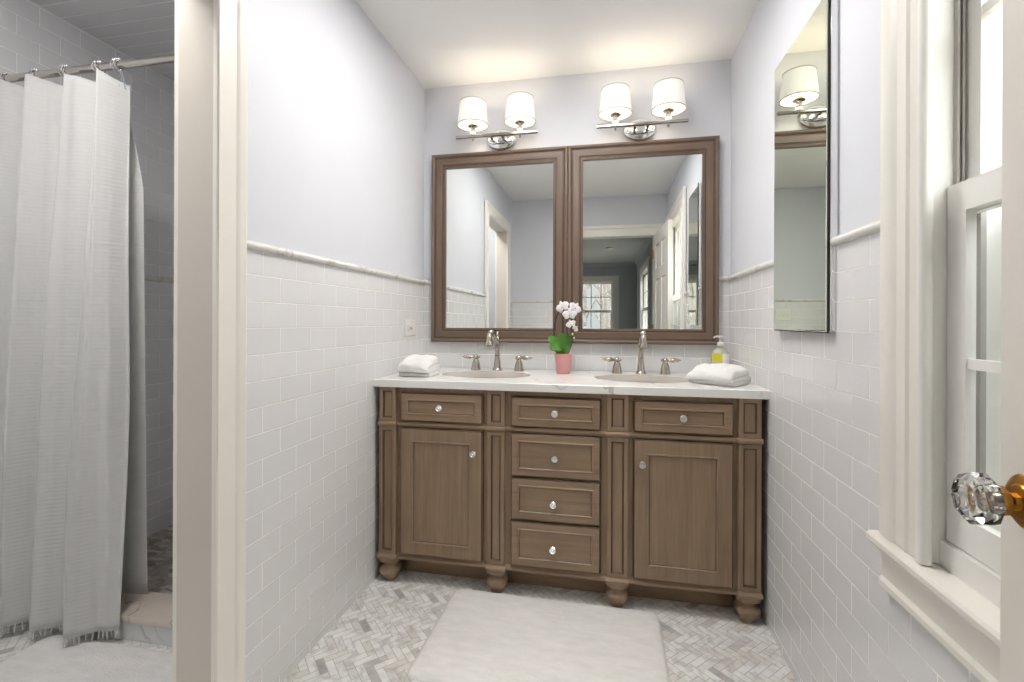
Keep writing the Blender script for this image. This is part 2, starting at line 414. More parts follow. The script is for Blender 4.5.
DOOR_Y0, DOOR_Y1, DOOR_H = 0.25, 1.037, 2.03       # doorway to the shower room (left wall)
EX0, EX1, EH = -0.31, 0.465, 1.995               # entry doorway behind the camera
WY0, WY1, WZ0, WZ1 = 0.16, 1.02, 0.679, 2.03        # window in the right wall
e = 0.006
wall('wall_left', 'x', XL - e, -(WT - e), YE - WT, D + WT, 0, H, [(DOOR_Y0 - .015, DOOR_Y1 + .015, -1, DOOR_H + .015)], PAINT,
     'left bathroom wall, pale blue paint above white subway tile', e, 1, TILE_Y)
wall('wall_back', 'y', D + e, WT, XL - WT, XR + .15, 0, H, [], PAINT,
     'wall behind the vanity, pale paint above white subway tile', -e, 1, TILE_X)
wall('wall_right', 'x', XR + e, .15 - e, YE - WT, D + WT, 0, H, [(WY0, WY1, WZ0 - .03, WZ1)], PAINT,
     'right bathroom wall with the window, white subway tile below the rail', -e, 1, TILE_Y)
wall('wall_entry', 'y', YE - e, -(WT - e), XL - WT, XR + .15, 0, H, [(EX0 - .015, EX1 + .015, -1, EH + .015)], PAINT,
     'pale wall around the entry doorway, seen in the mirrors', e, 1, TILE_X)

def herringbone(bm, lay, x0, x1, y0, y1, z):
    wd, n_, g = 0.0256, 3, 0.0011
    c45 = cos(-pi / 4); s45 = sin(-pi / 4)
    def put(ax, ay, bx, by):
        cx, cy = (ax + bx) / 2 * wd, (ay + by) / 2 * wd
        X = cx * c45 - cy * s45; Y = cx * s45 + cy * c45
        if not (x0 - .01 < X < x1 + .01 and y0 - .01 < Y < y1 + .01): return
        pts = []
        for px, py in ((ax * wd + g, ay * wd + g), (bx * wd - g, ay * wd + g), (bx * wd - g, by * wd - g), (ax * wd + g, by * wd - g)):
            pts.append(bm.verts.new((px * c45 - py * s45, px * s45 + py * c45, z)))
        f = bm.faces.new(pts); f[lay] = min(1, max(0, R.betavariate(2.2, 1.3)))
    N = 140
    for a in range(-N, N):
        for b in range(-40, 40):
            ox, oy = a + 3 * b, a - 3 * b
            X = (ox * c45 - oy * s45) * wd; Y = (ox * s45 + oy * c45) * wd
            if not (x0 - .2 < X < x1 + .2 and y0 - .2 < Y < y1 + .2): continue
            put(ox, oy, ox + 3, oy + 1); put(ox + 3, oy - 2, ox + 4, oy + 1)

def floor_mesh(name, x0, x1, y0, y1, label):
    m = MB(); m.box(x0, x1, y0, y1, -.05, -.0012, 1)
    lay = m.bm.faces.layers.float.new('tile')
    herringbone(m.bm, lay, x0, x1, y0, y1, 0.0)
    for f in m.bm.faces: f.normal_update()
    me = bpy.data.meshes.new(name); m.bm.to_mesh(me); m.bm.free()
    me.materials.append(HERR); me.materials.append(GROUT)
    o = bpy.data.objects.new(name, me); COL.objects.link(o)
    return struct(o, label, 'floor')
floor_mesh('floor', XL - .09, XR + .09, YE - .06, D + .06, 'bathroom floor of marble herringbone tile')
floor_mesh('floor_shower_room', XS, XL - .1, YE - .06, 1.45, 'marble herringbone floor in front of the shower')

m = MB(); m.box(XL - WT, XR + .15, YE - WT, D + WT, H, H + .1); struct(m.build('ceiling', CEILP, smooth=False), 'white bathroom ceiling', 'ceiling')
m = MB(); m.box(XS - .1, XL - WT, YE - WT, 1.39, H, H + .1); struct(m.build('ceiling_shower_room', CEILP, smooth=False), 'white ceiling in front of the shower', 'ceiling')
m = MB(); m.box(XS - .1, XL - WT, 1.39, D + WT, H, H + .1); struct(m.build('ceiling_shower', TILE_C, smooth=False), 'tiled ceiling over the shower', 'ceiling')
wall('wall_shower_far', 'x', XS, -.1, YE - WT, D + WT, -.05, H, [], TILE_Y, 'tiled far side wall of the shower behind the curtain')
wall('wall_shower_back', 'y', D, WT, XS, XL - WT, -.05, H, [], TILE_X, 'tiled back wall of the shower')
wall('wall_shower_front', 'y', YE, -WT, XS, XL - WT, -.05, H, [], PAINT, 'painted wall of the shower room behind the camera')
m = MB(); m.box(XS, XL - WT, 1.39, D, -.05, .03); struct(m.build('floor_shower', PEBBLE, smooth=False), 'grey mosaic shower floor', 'floor')
# inner lining of the shower side of the left wall
m = MB(); m.box(XL - WT - .008, XL - WT, 1.39, D, .03, H); struct(m.build('wall_shower_near', TILE_Y, smooth=False), 'tiled near side wall of the shower', 'wall')

# chair rails
def rail_prof(n=10):
    p = [(0, -.024), (0, 0)]
    return [(0, 0)] + [(0.006 + .012 * sin(pi * k / n), -.012 + .012 * cos(pi * k / n)) for k in range(n + 1)] + [(0, -.024)]
def rail(name, kind, at, sgn, a, b, label, z=RAIL):
    m = MB()
    if kind == 'x': m.extrude(rail_prof(), a, b, lambda p, q, t: Vector((at + sgn * p, t, z + q)))
    else: m.extrude(rail_prof(), a, b, lambda p, q, t: Vector((t, at + sgn * p, z + q)))
    return struct(m.build(name, RAILM), label, 'chair rail')
rail('trim_left', 'x', XL - .004, 1, DOOR_Y1 + .096, D - .001, 'marble pencil rail along the left wall')
rail('trim_back', 'y', D + .004, -1, XL, XR, 'marble pencil rail on the vanity wall')
rail('trim_right', 'x', XR + .004, -1, WY1 + .125, D - .001, 'marble pencil rail along the right wall')
rail('trim_entry', 'y', YE - .004, 1, XL, EX0 - .115, 'marble pencil rail on the entry wall')
rail('trim_shower', 'x', XS - .004, 1, 1.4, D - .001, 'tile liner rail along the shower wall')

# door casings -------------------------------------------------------
def casing_prof():      # across the width (from the opening outwards), thickness
    return [(0, 0), (0, .012), (.004, .016), (.012, .016), (.016, .012), (.075, .014), (.082, .018), (.088, .020), (.108, .022), (.115, .019), (.115, 0)]
def casing(parent, M, a, b, top, name='casing', z0=0.0, mat_=TRIM, sc=1.0):
    """U-shaped casing round an opening a..b up to top; M(u, z, t)"""
    m = MB(); P = [(p * sc, t) for p, t in casing_prof()]
    path = [((a, z0), (-1, 0)), ((a, top), (-1, 1)), ((b, top), (1, 1)), ((b, z0), (1, 0))]
    rings = [[M(u + du * p, z + dz * p, t) for p, t in P] for (u, z), (du, dz) in path]
    m.loops(rings, True, (True, True))
    return m.build(name, mat_, parent, smooth=True, angle=25)
t = thing('trim_shower_doorway', (XL, (DOOR_Y0 + DOOR_Y1) / 2, 0), 'cream casing and putty jamb of the doorway to the shower room', 'door frame', kind='structure')
casing(t, lambda u, z, d: Vector((XL + d, u, z)), DOOR_Y0, DOOR_Y1, DOOR_H, sc=.835)
casing(t, lambda u, z, d: Vector((XL - WT - d, u, z)), DOOR_Y0, DOOR_Y1, DOOR_H)
m = MB()
m.box(XL - WT, XL, DOOR_Y1, DOOR_Y1 + .015, 0, DOOR_H + .015); m.box(XL - WT, XL, DOOR_Y0 - .015, DOOR_Y0, 0, DOOR_H + .015)
m.box(XL - WT, XL, DOOR_Y0, DOOR_Y1, DOOR_H, DOOR_H + .015)
m.build('jamb', JAMBP, t, smooth=False)
t = thing('trim_entry_doorway', ((EX0 + EX1) / 2, YE, 0), 'cream casing of the entry doorway reflected in the mirror', 'door frame', kind='structure')
casing(t, lambda u, z, d: Vector((u, YE + d, z)), EX0, EX1, EH)
casing(t, lambda u, z, d: Vector((u, YE - WT - d, z)), EX0, EX1, EH)
m = MB()
m.box(EX1, EX1 + .015, YE - WT, YE, 0, EH + .015); m.box(EX0 - .015, EX0, YE - WT, YE, 0, EH + .015); m.box(EX0, EX1, YE - WT, YE, EH, EH + .015)
m.build('jamb', TRIM, t, smooth=False)

# windows ------------------------------------------------------------
def window(name, M, u0, u1, z0, z1, depth, label, cols=3, zm=1.349, stool=True, cw=0.125, screen=False):
    """double-hung window; M(u, w, z): w grows outwards from the room face"""
    base = M((u0 + u1) / 2, 0, z0)
    t = thing(name, base, label, 'window', kind='structure')
    B = lambda m, a, b, c, d, e_, f, bev=0.0: m.box(a, b, c, d, e_, f, 0, bev, 2, lambda p: M(p.x, p.y, p.z))
    # casing with moulded profile on three sides
    P = [(-.002, 0.0), (-.002, -.004), (.006, -.012), (.030, -.014), (.036, -.018), (.042, -.014), (.072, -.014), (.080, -.018), (.088, -.021), (.112, -.021), (cw, -.017), (cw, 0)]
    m = MB()
    path = [((u0, z0), (-1, 0)), ((u0, z1), (-1, 1)), ((u1, z1), (1, 1)), ((u1, z0), (1, 0))]
    m.loops([[M(u + du * p, w_, z + dz * p) for p, w_ in P] for (u, z), (du, dz) in path], True, (True, True))
    m.build('casing', TRIM, t, angle=22)
    # jamb liner and inner stop beads
    m = MB()
    for a, b in ((u0, u0 + .004), (u1 - .004, u1)): B(m, a, b, 0, depth, z0, z1)
    B(m, u0, u1, 0, depth, z1 - .004, z1)
    m.build('jamb', TRIMW, t, smooth=False)
    m = MB()
    for uc in (u0 + .010, u1 - .010): m.lathe([(.0001, 0), (.0115, .0005), (.0115, z1 - z0 - .01), (.0001, z1 - z0 - .005)], (0, 0, 0), seg=12)
    vs = list(m.bm.verts); h = len(vs) // 2
    for i, v in enumerate(vs):
        uc = u0 + .008 if i < h else u1 - .008
        v.co = M(uc + v.co.x, -.010 + v.co.y, z0 + v.co.z)
    m.build('stop_bead', TRIMW, t)
    # parting track strips
    m = MB()
    for s_, ub in ((1, u0 + .004), (-1, u1 - .004)):
        for w_, wz, zlo in ((.0375, .004, zm + .027), (.0455, .004, zm + .027), (.0745, .009, z0)): B(m, min(ub, ub + s_ * .010), max(ub, ub + s_ * .010), w_, w_ + wz, zlo, z1)
    m.build('sash_track', SHADETRIM, t, smooth=False)
    def sash(nm, za, zb, w0, w1, rb, rt, st=.046):
        m = MB()
        B(m, u0 + .006, u0 + .006 + st, w0, w1, za, zb); B(m, u1 - .006 - st, u1 - .006, w0, w1, za, zb)
        a, b = u0 + .006 + st, u1 - .006 - st
        B(m, a, b, w0, w1, za, za + rb); B(m, a, b, w0, w1, zb - rt, zb)
        B(m, a, b, w0 + .003, w1 - .002, (za + rb + zb - rt) / 2 - .009, (za + rb + zb - rt) / 2 + .009)
        for k in range(1, cols):
            c = a + (b - a) * k / cols; B(m, c - .009, c + .009, w0 + .003, w1 - .002, za + rb, zb - rt)
        o = m.build(nm, TRIMW, t, smooth=False)
        m = MB(); B(m, a - .004, b + .004, w0 + .007, w0 + .010, za + rb - .004, zb - rt + .004)
        m.build('pane', PANE, o, smooth=False)
    sash('lower_sash', z0 + .046, zm + .026, .027, .043, .058, .052)
    sash('upper_sash', zm - .026, z1 - .004, .054, .072, .05, .05, .038)
    if screen:
        m = MB(); B(m, u0 + .004, u1 - .004, .128, .1285, z0, zm); m.build('insect_screen', SCREEN, t, smooth=False)
    if stool:
        m = MB()
        prof = [(-.036, -.016), (-.036, -.006), (-.031, 0), (.018, 0), (.018, -.026), (-.028, -.026)]
        m.extrude(prof, u0 - cw - .012, u1 + cw + .012, lambda p, q, tt: M(tt, p, z0 - .002 + q))
        m.build('stool', TRIM, t, angle=25)
        m = MB()
        prof = [(0, -.026), (-.020, -.026), (-.020, -.034), (-.012, -.052), (-.012, -.088), (-.018, -.096), (-.018, -.108), (-.006, -.120), (0, -.120)]
        m.extrude(prof, u0 - cw, u1 + cw, lambda p, q, tt: M(tt, p, z0 - .002 + q))
        m.build('apron', TRIM, t, angle=25)
        m = MB(); B(m, u0, u1, .018, depth, z0 - .028, z0 + .044); m.build('sill', TRIMW, t, smooth=False)
    return t
window('window_1', lambda u, w_, z: Vector((XR + w_, u, z)), WY0, WY1, WZ0, WZ1, .15, 'double-hung window in cream trim on the right wall', screen=True)

# entry door with glass knob ------------------------------------------
hx, hy = 0.465, -0.035; fx, fy = 0.5085, 0.737
dl = math.hypot(fx - hx, fy - hy)
door = thing('door_1', (hx, hy, 0.012), 'open cream six-panel door at the right edge with a glass knob', 'door', kind='structure', rz=math.atan2(fy - hy, fx - hx))
m = MB(); TH = .035; DH = EH - .016
st, ms = .115, .10
rails = [(0, .22), (.74, .90), (1.53, 1.63), (DH - .115, DH)]
m.box(0, st, -TH, 0, 0, DH, 0, .002); m.box(dl - st, dl, -TH, 0, 0, DH, 0, .002); 
for a, b in rails: m.box(st, dl - st, -TH, 0, a, b)
mid = dl / 2
for k in range(3): m.box(mid - ms / 2, mid + ms / 2, -TH, 0, rails[k][1], rails[k + 1][0])
for k in range(3):
    for a, b in ((st, mid - ms / 2), (mid + ms / 2, dl - st)):
        z0_, z1_ = rails[k][1], rails[k + 1][0]
        for f0, sg in ((0, -1), (-TH, 1)):
            m.rect(a, b, z0_, z1_, [(0, f0), (.004, f0 + sg * .004), (.012, f0 + sg * .010), (.02, f0 + sg * .010), (.045, f0 + sg * .003), (.05, f0 + sg * .003)], XYZ)
m.build('door_leaf', TRIM, door, angle=20, world=False)
kx, kz = dl - .047, .8935
m = MB()
m.lathe([(.001, 0), (.0335, 0), (.0335, .003), (.030, .006), (.022, .0075), (.020, .010), (.013, .012), (.001, .012)], (kx, 0, kz), (0, 1, 0), 32)
for k in range(2):
    aa = radians(-50 - 180 * k); m.ball((kx + .0275 * cos(aa), .0062, kz + .0275 * sin(aa)), .0025, 8, 6, 1)
ro = m.build('rosette', [BRASS, SLOT], door, world=False)
m = MB()
m.lathe([(.0125, .010), (.011, .012), (.0105, .018), (.013, .022), (.018, .025), (.0195, .032), (.017, .0335), (.001, .0335)], (kx, 0, kz), (0, 1, 0), 8)
m.build('shank', BRASS, door, angle=20, world=False)
m = MB()
m.lathe([(.0165, .0340), (.022, .0355), (.0310, .0410), (.0330, .0500), (.0325, .0590), (.0245, .0665), (.0165, .0665), (.014, .0645), (.001, .0635)], (kx, 0, kz), (0, 1, 0), 8)
g = m.build('glass_knob', GLASS, door, smooth=False, world=False); g['label'] = 'clear faceted glass knob'
m = MB(); m.lathe([(.0008, .0350), (.010, .0350), (.008, .043), (.0008, .047)], (kx, 0, kz), (0, 1, 0), 12); m.build('spindle', NICKEL, door, world=False)
m = MB()
for z in (.25, 1.0, 1.75): m.lathe([(.006, 0), (.006, .09)], (-.004, .004, z), seg=10)
m.build('hinge', BRASS, door, world=False)

# ------------------------------------------------------------------ vanity
van = thing('vanity_cabinet', (-.2, (YV + D) / 2, 0), 'taupe wooden double vanity with two doors and six drawers under a white counter', 'vanity')
VX0, VX1 = -.962, .567
PIL = [(-.960, -.884), (-.480, -.407), (.005, .086), (.486, .565)]
COLX = [(-.861, -.502), (-.379, -.021), (.107, .467)]
CT = HC - .032                                # underside of the counter
m = MB()
m.box(VX0 + .004, VX1 - .004, YV + .03, D - .02, .105, CT)             # box
# face frame: stiles either side of the openings, rails
fy0, fy1 = YV + .002, YV + .035
xs = [VX0 + .004] + [v for c in COLX for v in (c[0] - .003, c[1] + .003)] + [VX1 - .004]
for k in range(0, 8, 2): m.box(xs[k], xs[k + 1], fy0, fy1, .105, CT, 0, .0015)
for c in COLX:
    m.box(c[0] - .003, c[1] + .003, fy0, fy1, .821, CT); m.box(c[0] - .003, c[1] + .003, fy0, fy1, .669, .697); m.box(c[0] - .003, c[1] + .003, fy0, fy1, .105, .128)
a, b = COLX[1]
for z in (.491, .3145): m.box(a - .003, b + .003, fy0, fy1, z - .004, z + .004)
m.build('carcass', WOODV, van, smooth=False)
# continuous bead under the drawers and base moulding, stepping round the pilasters
def bead_run(z0, prof, proud):
    m = MB()
    def seg(x0, x1, dy):
        m.extrude(prof, x0, x1, lambda p, q, tt: Vector((tt, YV + .004 - p - dy, z0 + q)))
    cur = VX0
    for (a, b) in PIL:
        if a > cur + .001: seg(cur, a - .003, 0)
        seg(a - .004, b + .004, proud); cur = b + .003
    return m
prof = [(0, -.011)] + [(.004 + .011 * sin(pi * k / 8), -.011 * cos(pi * k / 8)) for k in range(9)] + [(0, .011)]
bead_run(.683, prof, .014).build('bead_moulding', WOODH, van)
prof = [(0, -.010), (.010, -.010), (.014, -.006), (.014, .002), (.008, .006), (.004, .012), (0, .012)]
bead_run(.112, prof, .014).build('base_moulding', WOODH, van)
# pilasters with two recessed panels each
def fluted(m, x0, x1, z0, z1, proud=.016, ins=.019):
    m.rect(x0, x1, z0, z1, [(0, YV + .004), (0, YV - proud + .002), (.002, YV - proud), (ins - .003, YV - proud), (ins, YV - proud + .003), (ins + .003, YV - proud + .008), (ins + .005, YV - proud + .008)], XYZ, mis=[0, 0, 0, 1, 1, 0, 0])
for (a, b) in PIL:
    m = MB(); fluted(m, a, b, .694, CT - .001); fluted(m, a, b, .124, .672)
    m.build('pilaster', [WOODV, GLAZE], van, angle=20)
# front panels: raised stile frame, glazed bead, flat field
def front(name, x0, x1, z0, z1, ins, mw, knob):
    y = YV + .004; f = y - .020
    m = MB()
    m.rect(x0, x1, z0, z1, [(0, y + .014), (0, f + .003), (.003, f), (ins - .004, f), (ins - .002, f - .0025), (ins + .002, f - .0025), (ins + .0045, f + .001), (ins + .0065, f + .0040), (ins + .012, f + .0042)],
           XYZ, mis=[0, 1, 0, 0, 0, 0, 1, 0, 0])
    o = m.build(name, [mw, GLAZE], van, angle=20)
    kx_, kz_ = knob
    yb = f + (.0042 if x0 + ins < kx_ < x1 - ins and z0 + ins < kz_ < z1 - ins else 0)
    m = MB()
    m.lathe([(.001, 0), (.009, 0), (.008, .003), (.0055, .006), (.0055, .012), (.010, .015), (.0145, .019), (.0150, .023), (.0125, .0265), (.0095, .0265), (.008, .0245), (.005, .0245), (.0035, .0265), (.001, .027)], (kx_, yb, kz_), (0, -1, 0), 20)
    m.build('knob', CHROME, o)
(a0, a1), (b0, b1), (c0, c1) = COLX
front('drawer', a0, a1, .700, .819, .030, WOODH, ((a0 + a1) / 2 - .003, .760))
front('drawer', b0, b1, .698, .816, .030, WOODH, (-.2, .757))
front('drawer', c0, c1, .700, .819, .030, WOODH, ((c0 + c1) / 2, .760))
front('drawer', b0, b1, .497, .667, .030, WOODH, (-.2, .578))
front('drawer', b0, b1, .321, .487, .030, WOODH, (-.205, .395))
front('drawer', b0, b1, .132, .310, .030, WOODH, (-.206, .215))
front('door', a0, a1, .130, .667, .054, WOODV, (a1 - .034, .579))
front('door', c0, c1, .130, .667, .054, WOODV, (c0 + .031, .577))
# feet
for (a, b) in PIL:
    m = MB(); xc = (a + b) / 2; yc = YV + .031
    m.lathe([(.024, 0), (.025, .004), (.026, .012), (.032, .020), (.041, .031), (.0445, .042), (.0430, .052), (.0370, .060), (.0285, .065), (.0270, .068), (.0270, .074), (.0320, .079), (.0400, .083), (.0445, .086), (.0445, .104)], (xc, yc - .008, 0), seg=24, sq=.62)
    m.build('foot', WOODV, van, angle=40)
for xx in (VX0 + .05, VX1 - .05):
    m = MB(); m.lathe([(.024, 0), (.038, .05), (.030, .08), (.042, .106)], (xx, D - .08, 0), seg=16, sq=.62); m.build('foot', WOODV, van)
m = MB(); m.box(-.880, .494, YV + .090, YV + .108, 0, .106, 0, .002); m.build('toe_board', WOODH, van)

# ------------------------------------------------------------------ counter and sinks
SINKS = [(-.556, 2.175), (.160, 2.175)]; SA, SB = .212, .150
m = MB(); bm = m.bm
cy0, cy1 = YV - .025, D - e - .001
def ring(z, k=1.0):
    return [[bm.verts.new((cx + SA * k * cos(2 * pi * i / 48), cy_ + SB * k * sin(2 * pi * i / 48), z)) for i in range(48)] for cx, cy_ in SINKS]
tops = []
for z, ins in ((HC, .0025), (CT, 0)):
    o_ = [bm.verts.new(p) for p in ((XL + .001, cy0 + ins, z), (XR - .001, cy0 + ins, z), (XR - .001, cy1, z), (XL + .001, cy1, z))]
    rs = ring(z)
    es = [bm.edges.new((o_[i], o_[(i + 1) % 4])) for i in range(4)]
    for r in rs: es += [bm.edges.new((r[i], r[(i + 1) % 48])) for i in range(48)]
    bmesh.ops.triangle_fill(bm, use_beauty=True, use_dissolve=False, edges=es)
    tops.append((o_, rs))
mid_ = [bm.verts.new((x, cy0, HC - .0025)) for x in (XL + .001, XR - .001)]
(o0, r0), (o1, r1) = tops
bm.faces.new((o0[0], o0[1], mid_[1], mid_[0])); bm.faces.new((mid_[0], mid_[1], o1[1], o1[0]))
bm.faces.new((o0[1], o0[2], o1[2], o1[1], mid_[1])); bm.faces.new((o0[2], o0[3], o1[3], o1[2])); bm.faces.new((o0[3], o0[0], mid_[0], o1[0], o1[3]))
for q0, q1 in zip(r0, r1):
    for i in range(48): bm.faces.new((q0[i], q0[(i + 1) % 48], q1[(i + 1) % 48], q1[i]))
tag(m.build('countertop', QUARTZ, angle=30), 'white grey-veined quartz countertop running wall to wall', 'countertop')
for k, (cx, cy_) in enumerate(SINKS):
    s_ = thing('sink_basin', (cx, cy_, CT - .13), ('left' if k == 0 else 'right') + ' oval biscuit sink basin set under the white counter', 'sink', 'oval undermount sinks')
    m = MB(); rings = []
    for kk, z in ((1.045, CT - .0004), (.985, CT - .0004), (.97, CT - .012), (.93, CT - .05), (.82, CT - .09), (.6, CT - .115), (.3, CT - .124), (.1, CT - .126)):
        rings.append([Vector((cx + SA * kk * cos(2 * pi * i / 48), cy_ + SB * kk * sin(2 * pi * i / 48), z)) for i in range(48)])
    for kk, z in ((.1, CT - .136), (.6, CT - .128), (.86, CT - .098), (.99, CT - .05), (1.045, CT - .012)):
        rings.append([Vector((cx + SA * kk * cos(2 * pi * i / 48), cy_ + SB * kk * sin(2 * pi * i / 48), z)) for i in range(48)])
    rings.append(rings[0]); vs = m.loops(rings, True, (False, False))
    bmesh.ops.remove_doubles(m.bm, verts=m.bm.verts[:], dist=1e-6)
    m.build('basin', PORC, s_, angle=50)
    m = MB(); m.lathe([(.001, .001), (.014, .001), (.020, .003), (.022, .001), (.022, 0)], (cx, cy_, CT - .125), seg=24); m.build('drain', NICKEL, s_)

# faucets --------------------------------------------------------------
def make_faucet(x, y, label):
    t = thing('faucet', (x, y, HC), label, 'faucet', 'widespread nickel faucets')
    z = HC
    m = MB()
    m.lathe([(.001, 0), (.026, 0), (.026, .004), (.023, .008), (.020, .012), (.0185, .018), (.0165, .04), (.0135, .06), (.0120, .075), (.0135, .079), (.0120, .083), (.0110, .10), (.0115, .125), (.0150, .130), (.0155, .136), (.0130, .141), (.0125, .146), (.0145, .152), (.0135, .162), (.0085, .170), (.0060, .173), (.0055, .178), (.0085, .183), (.0075, .190), (.0040, .197), (.001, .199)], (x, y, z), seg=24)
    m.build('body', NICKEL, t)
    m = MB()
    P0 = [Vector((0, -.008, .140)), Vector((0, -.040, .156)), Vector((0, -.080, .180)), Vector((0, -.118, .195)), Vector((0, -.148, .194)), Vector((0, -.167, .182)), Vector((0, -.174, .168)), Vector((0, -.175, .156))]
    pts = []
    for k in range(len(P0) - 1):
        pa, pb, pc, pd = P0[max(k - 1, 0)], P0[k], P0[k + 1], P0[min(k + 2, len(P0) - 1)]
        for s_ in range(4):
            q = s_ / 4; pts.append(0.5 * ((2 * pb) + (-pa + pc) * q + (2 * pa - 5 * pb + 4 * pc - pd) * q * q + (-pa + 3 * pb - 3 * pc + pd) * q ** 3))
    pts.append(P0[-1]); n = len(pts)
    rad = [.0135 + .0005 * (i / n) for i in range(n)]
    m.tube([Vector((x, y, z)) + p for p in pts], rad, 16)
    m.lathe([(.0138, 0), (.016, -.004), (.0185, -.014), (.0200, -.022), (.017, -.026), (.014, -.024), (.001, -.022)], (x, y - .175, z + .158), seg=20)
    m.build('spout', NICKEL, t)
    m = MB(); m.lathe([(.0025, .04), (.0025, .072), (.005, .076), (.0055, .083), (.001, .088)], (x, y + .026, z), seg=10); m.tube([(x, y + .008, z + .045), (x, y + .026, z + .045)], .003, 8); m.build('lift_rod', NICKEL, t)
    for s_ in (-1, 1):
        hx_ = x + s_ * .113; hy_ = y
        m = MB()
        m.lathe([(.001, 0), (.026, 0), (.026, .003), (.0238, .007), (.0228, .014), (.0205, .030), (.0155, .046), (.0115, .054), (.0132, .058), (.0138, .064), (.0120, .071), (.0075, .077), (.004, .080), (.001, .081)], (hx_, hy_, z), seg=24)
        h = m.build('handle', NICKEL, t)
        m = MB()
        m.lathe([(.001, -.022), (.005, -.020), (.0075, -.014), (.006, -.008), (.0075, 0), (.0068, .012), (.0062, .020), (.0115, .030), (.0122, .038), (.0100, .048), (.0068, .054), (.0082, .058), (.0055, .064), (.0032, .070), (.0008, .073)], (hx_, hy_ - .0005, z + .0655), (s_, -.10, .03), 14)
        m.build('lever', NICKEL, h)
    return t
make_faucet(-.548, 2.372, 'nickel faucet with two lever handles behind the left sink')
make_faucet(.165, 2.372, 'nickel faucet with two lever handles behind the right sink')

# ------------------------------------------------------------------ framed mirrors
def framed_mirror(x0, x1, z0, z1, label):
    t = thing('framed_mirror', ((x0 + x1) / 2, D - e, z0), label, 'mirror', 'twin framed vanity mirrors')
    yw = D - e - .001
    m = MB()
    P = [(0, yw), (0, yw - .026), (.004, yw - .031), (.012, yw - .033), (.017, yw - .029), (.022, yw - .026), (.028, yw - .027), (.056, yw - .025), (.060, yw - .020), (.066, yw - .021), (.070, yw - .017)]
    P += [(.076, yw - .013), (.076, yw - .008), (.076, yw)]
    m.rect(x0, x1, z0, z1, P, XYZ, cap_in=False, mis=[0, 0, 0, 0, 1, 1, 0, 0, 1, 0, 0, 0, 0, 0])
    for f in m.bm.faces:                        # uprights get the vertical grain
        c = f.calc_center_median()
        du = min(c.x - x0, x1 - c.x); dv = min(c.z - z0, z1 - c.z)
        if f.material_index == 0 and du < dv: f.material_index = 2
    m.build('frame', [FRAMEW, GLAZE, FRAMEV], t, angle=20)
    m = MB(); i = .0715; d = yw - .0175
    st_ = .0082
    n = int((z1 - z0 - 2 * i) / st_)
    for k in range(n):
        z = z0 + i + (k + .5) * (z1 - z0 - 2 * i) / n
        for xx in (x0 + i, x1 - i): m.box(xx - .0042, xx + .0042, d - .0035, d + .003, z - .0026, z + .0026)
    n = int((x1 - x0 - 2 * i) / st_)
    for k in range(n):
        x = x0 + i + (k + .5) * (x1 - x0 - 2 * i) / n
        for zz in (z0 + i, z1 - i): m.box(x - .0026, x + .0026, d - .0035, d + .003, zz - .0042, zz + .0042)
    m.build('beading', FRAMEV, t, smooth=False)
    m = MB(); g = .0745
    m.rect(x0, x1, z0, z1, [(g, yw - .004), (g, yw - .0083), (g + .022, yw - .0085)], XYZ, cap_in=True)
    m.build('mirror_glass', MIRROR, t, smooth=False)
framed_mirror(-.9335, -.1960, 1.0135, 2.0275, 'left brown wooden framed mirror above the vanity')
framed_mirror(-.1955, .5345, 1.0135, 2.0275, 'right brown wooden framed mirror above the vanity')

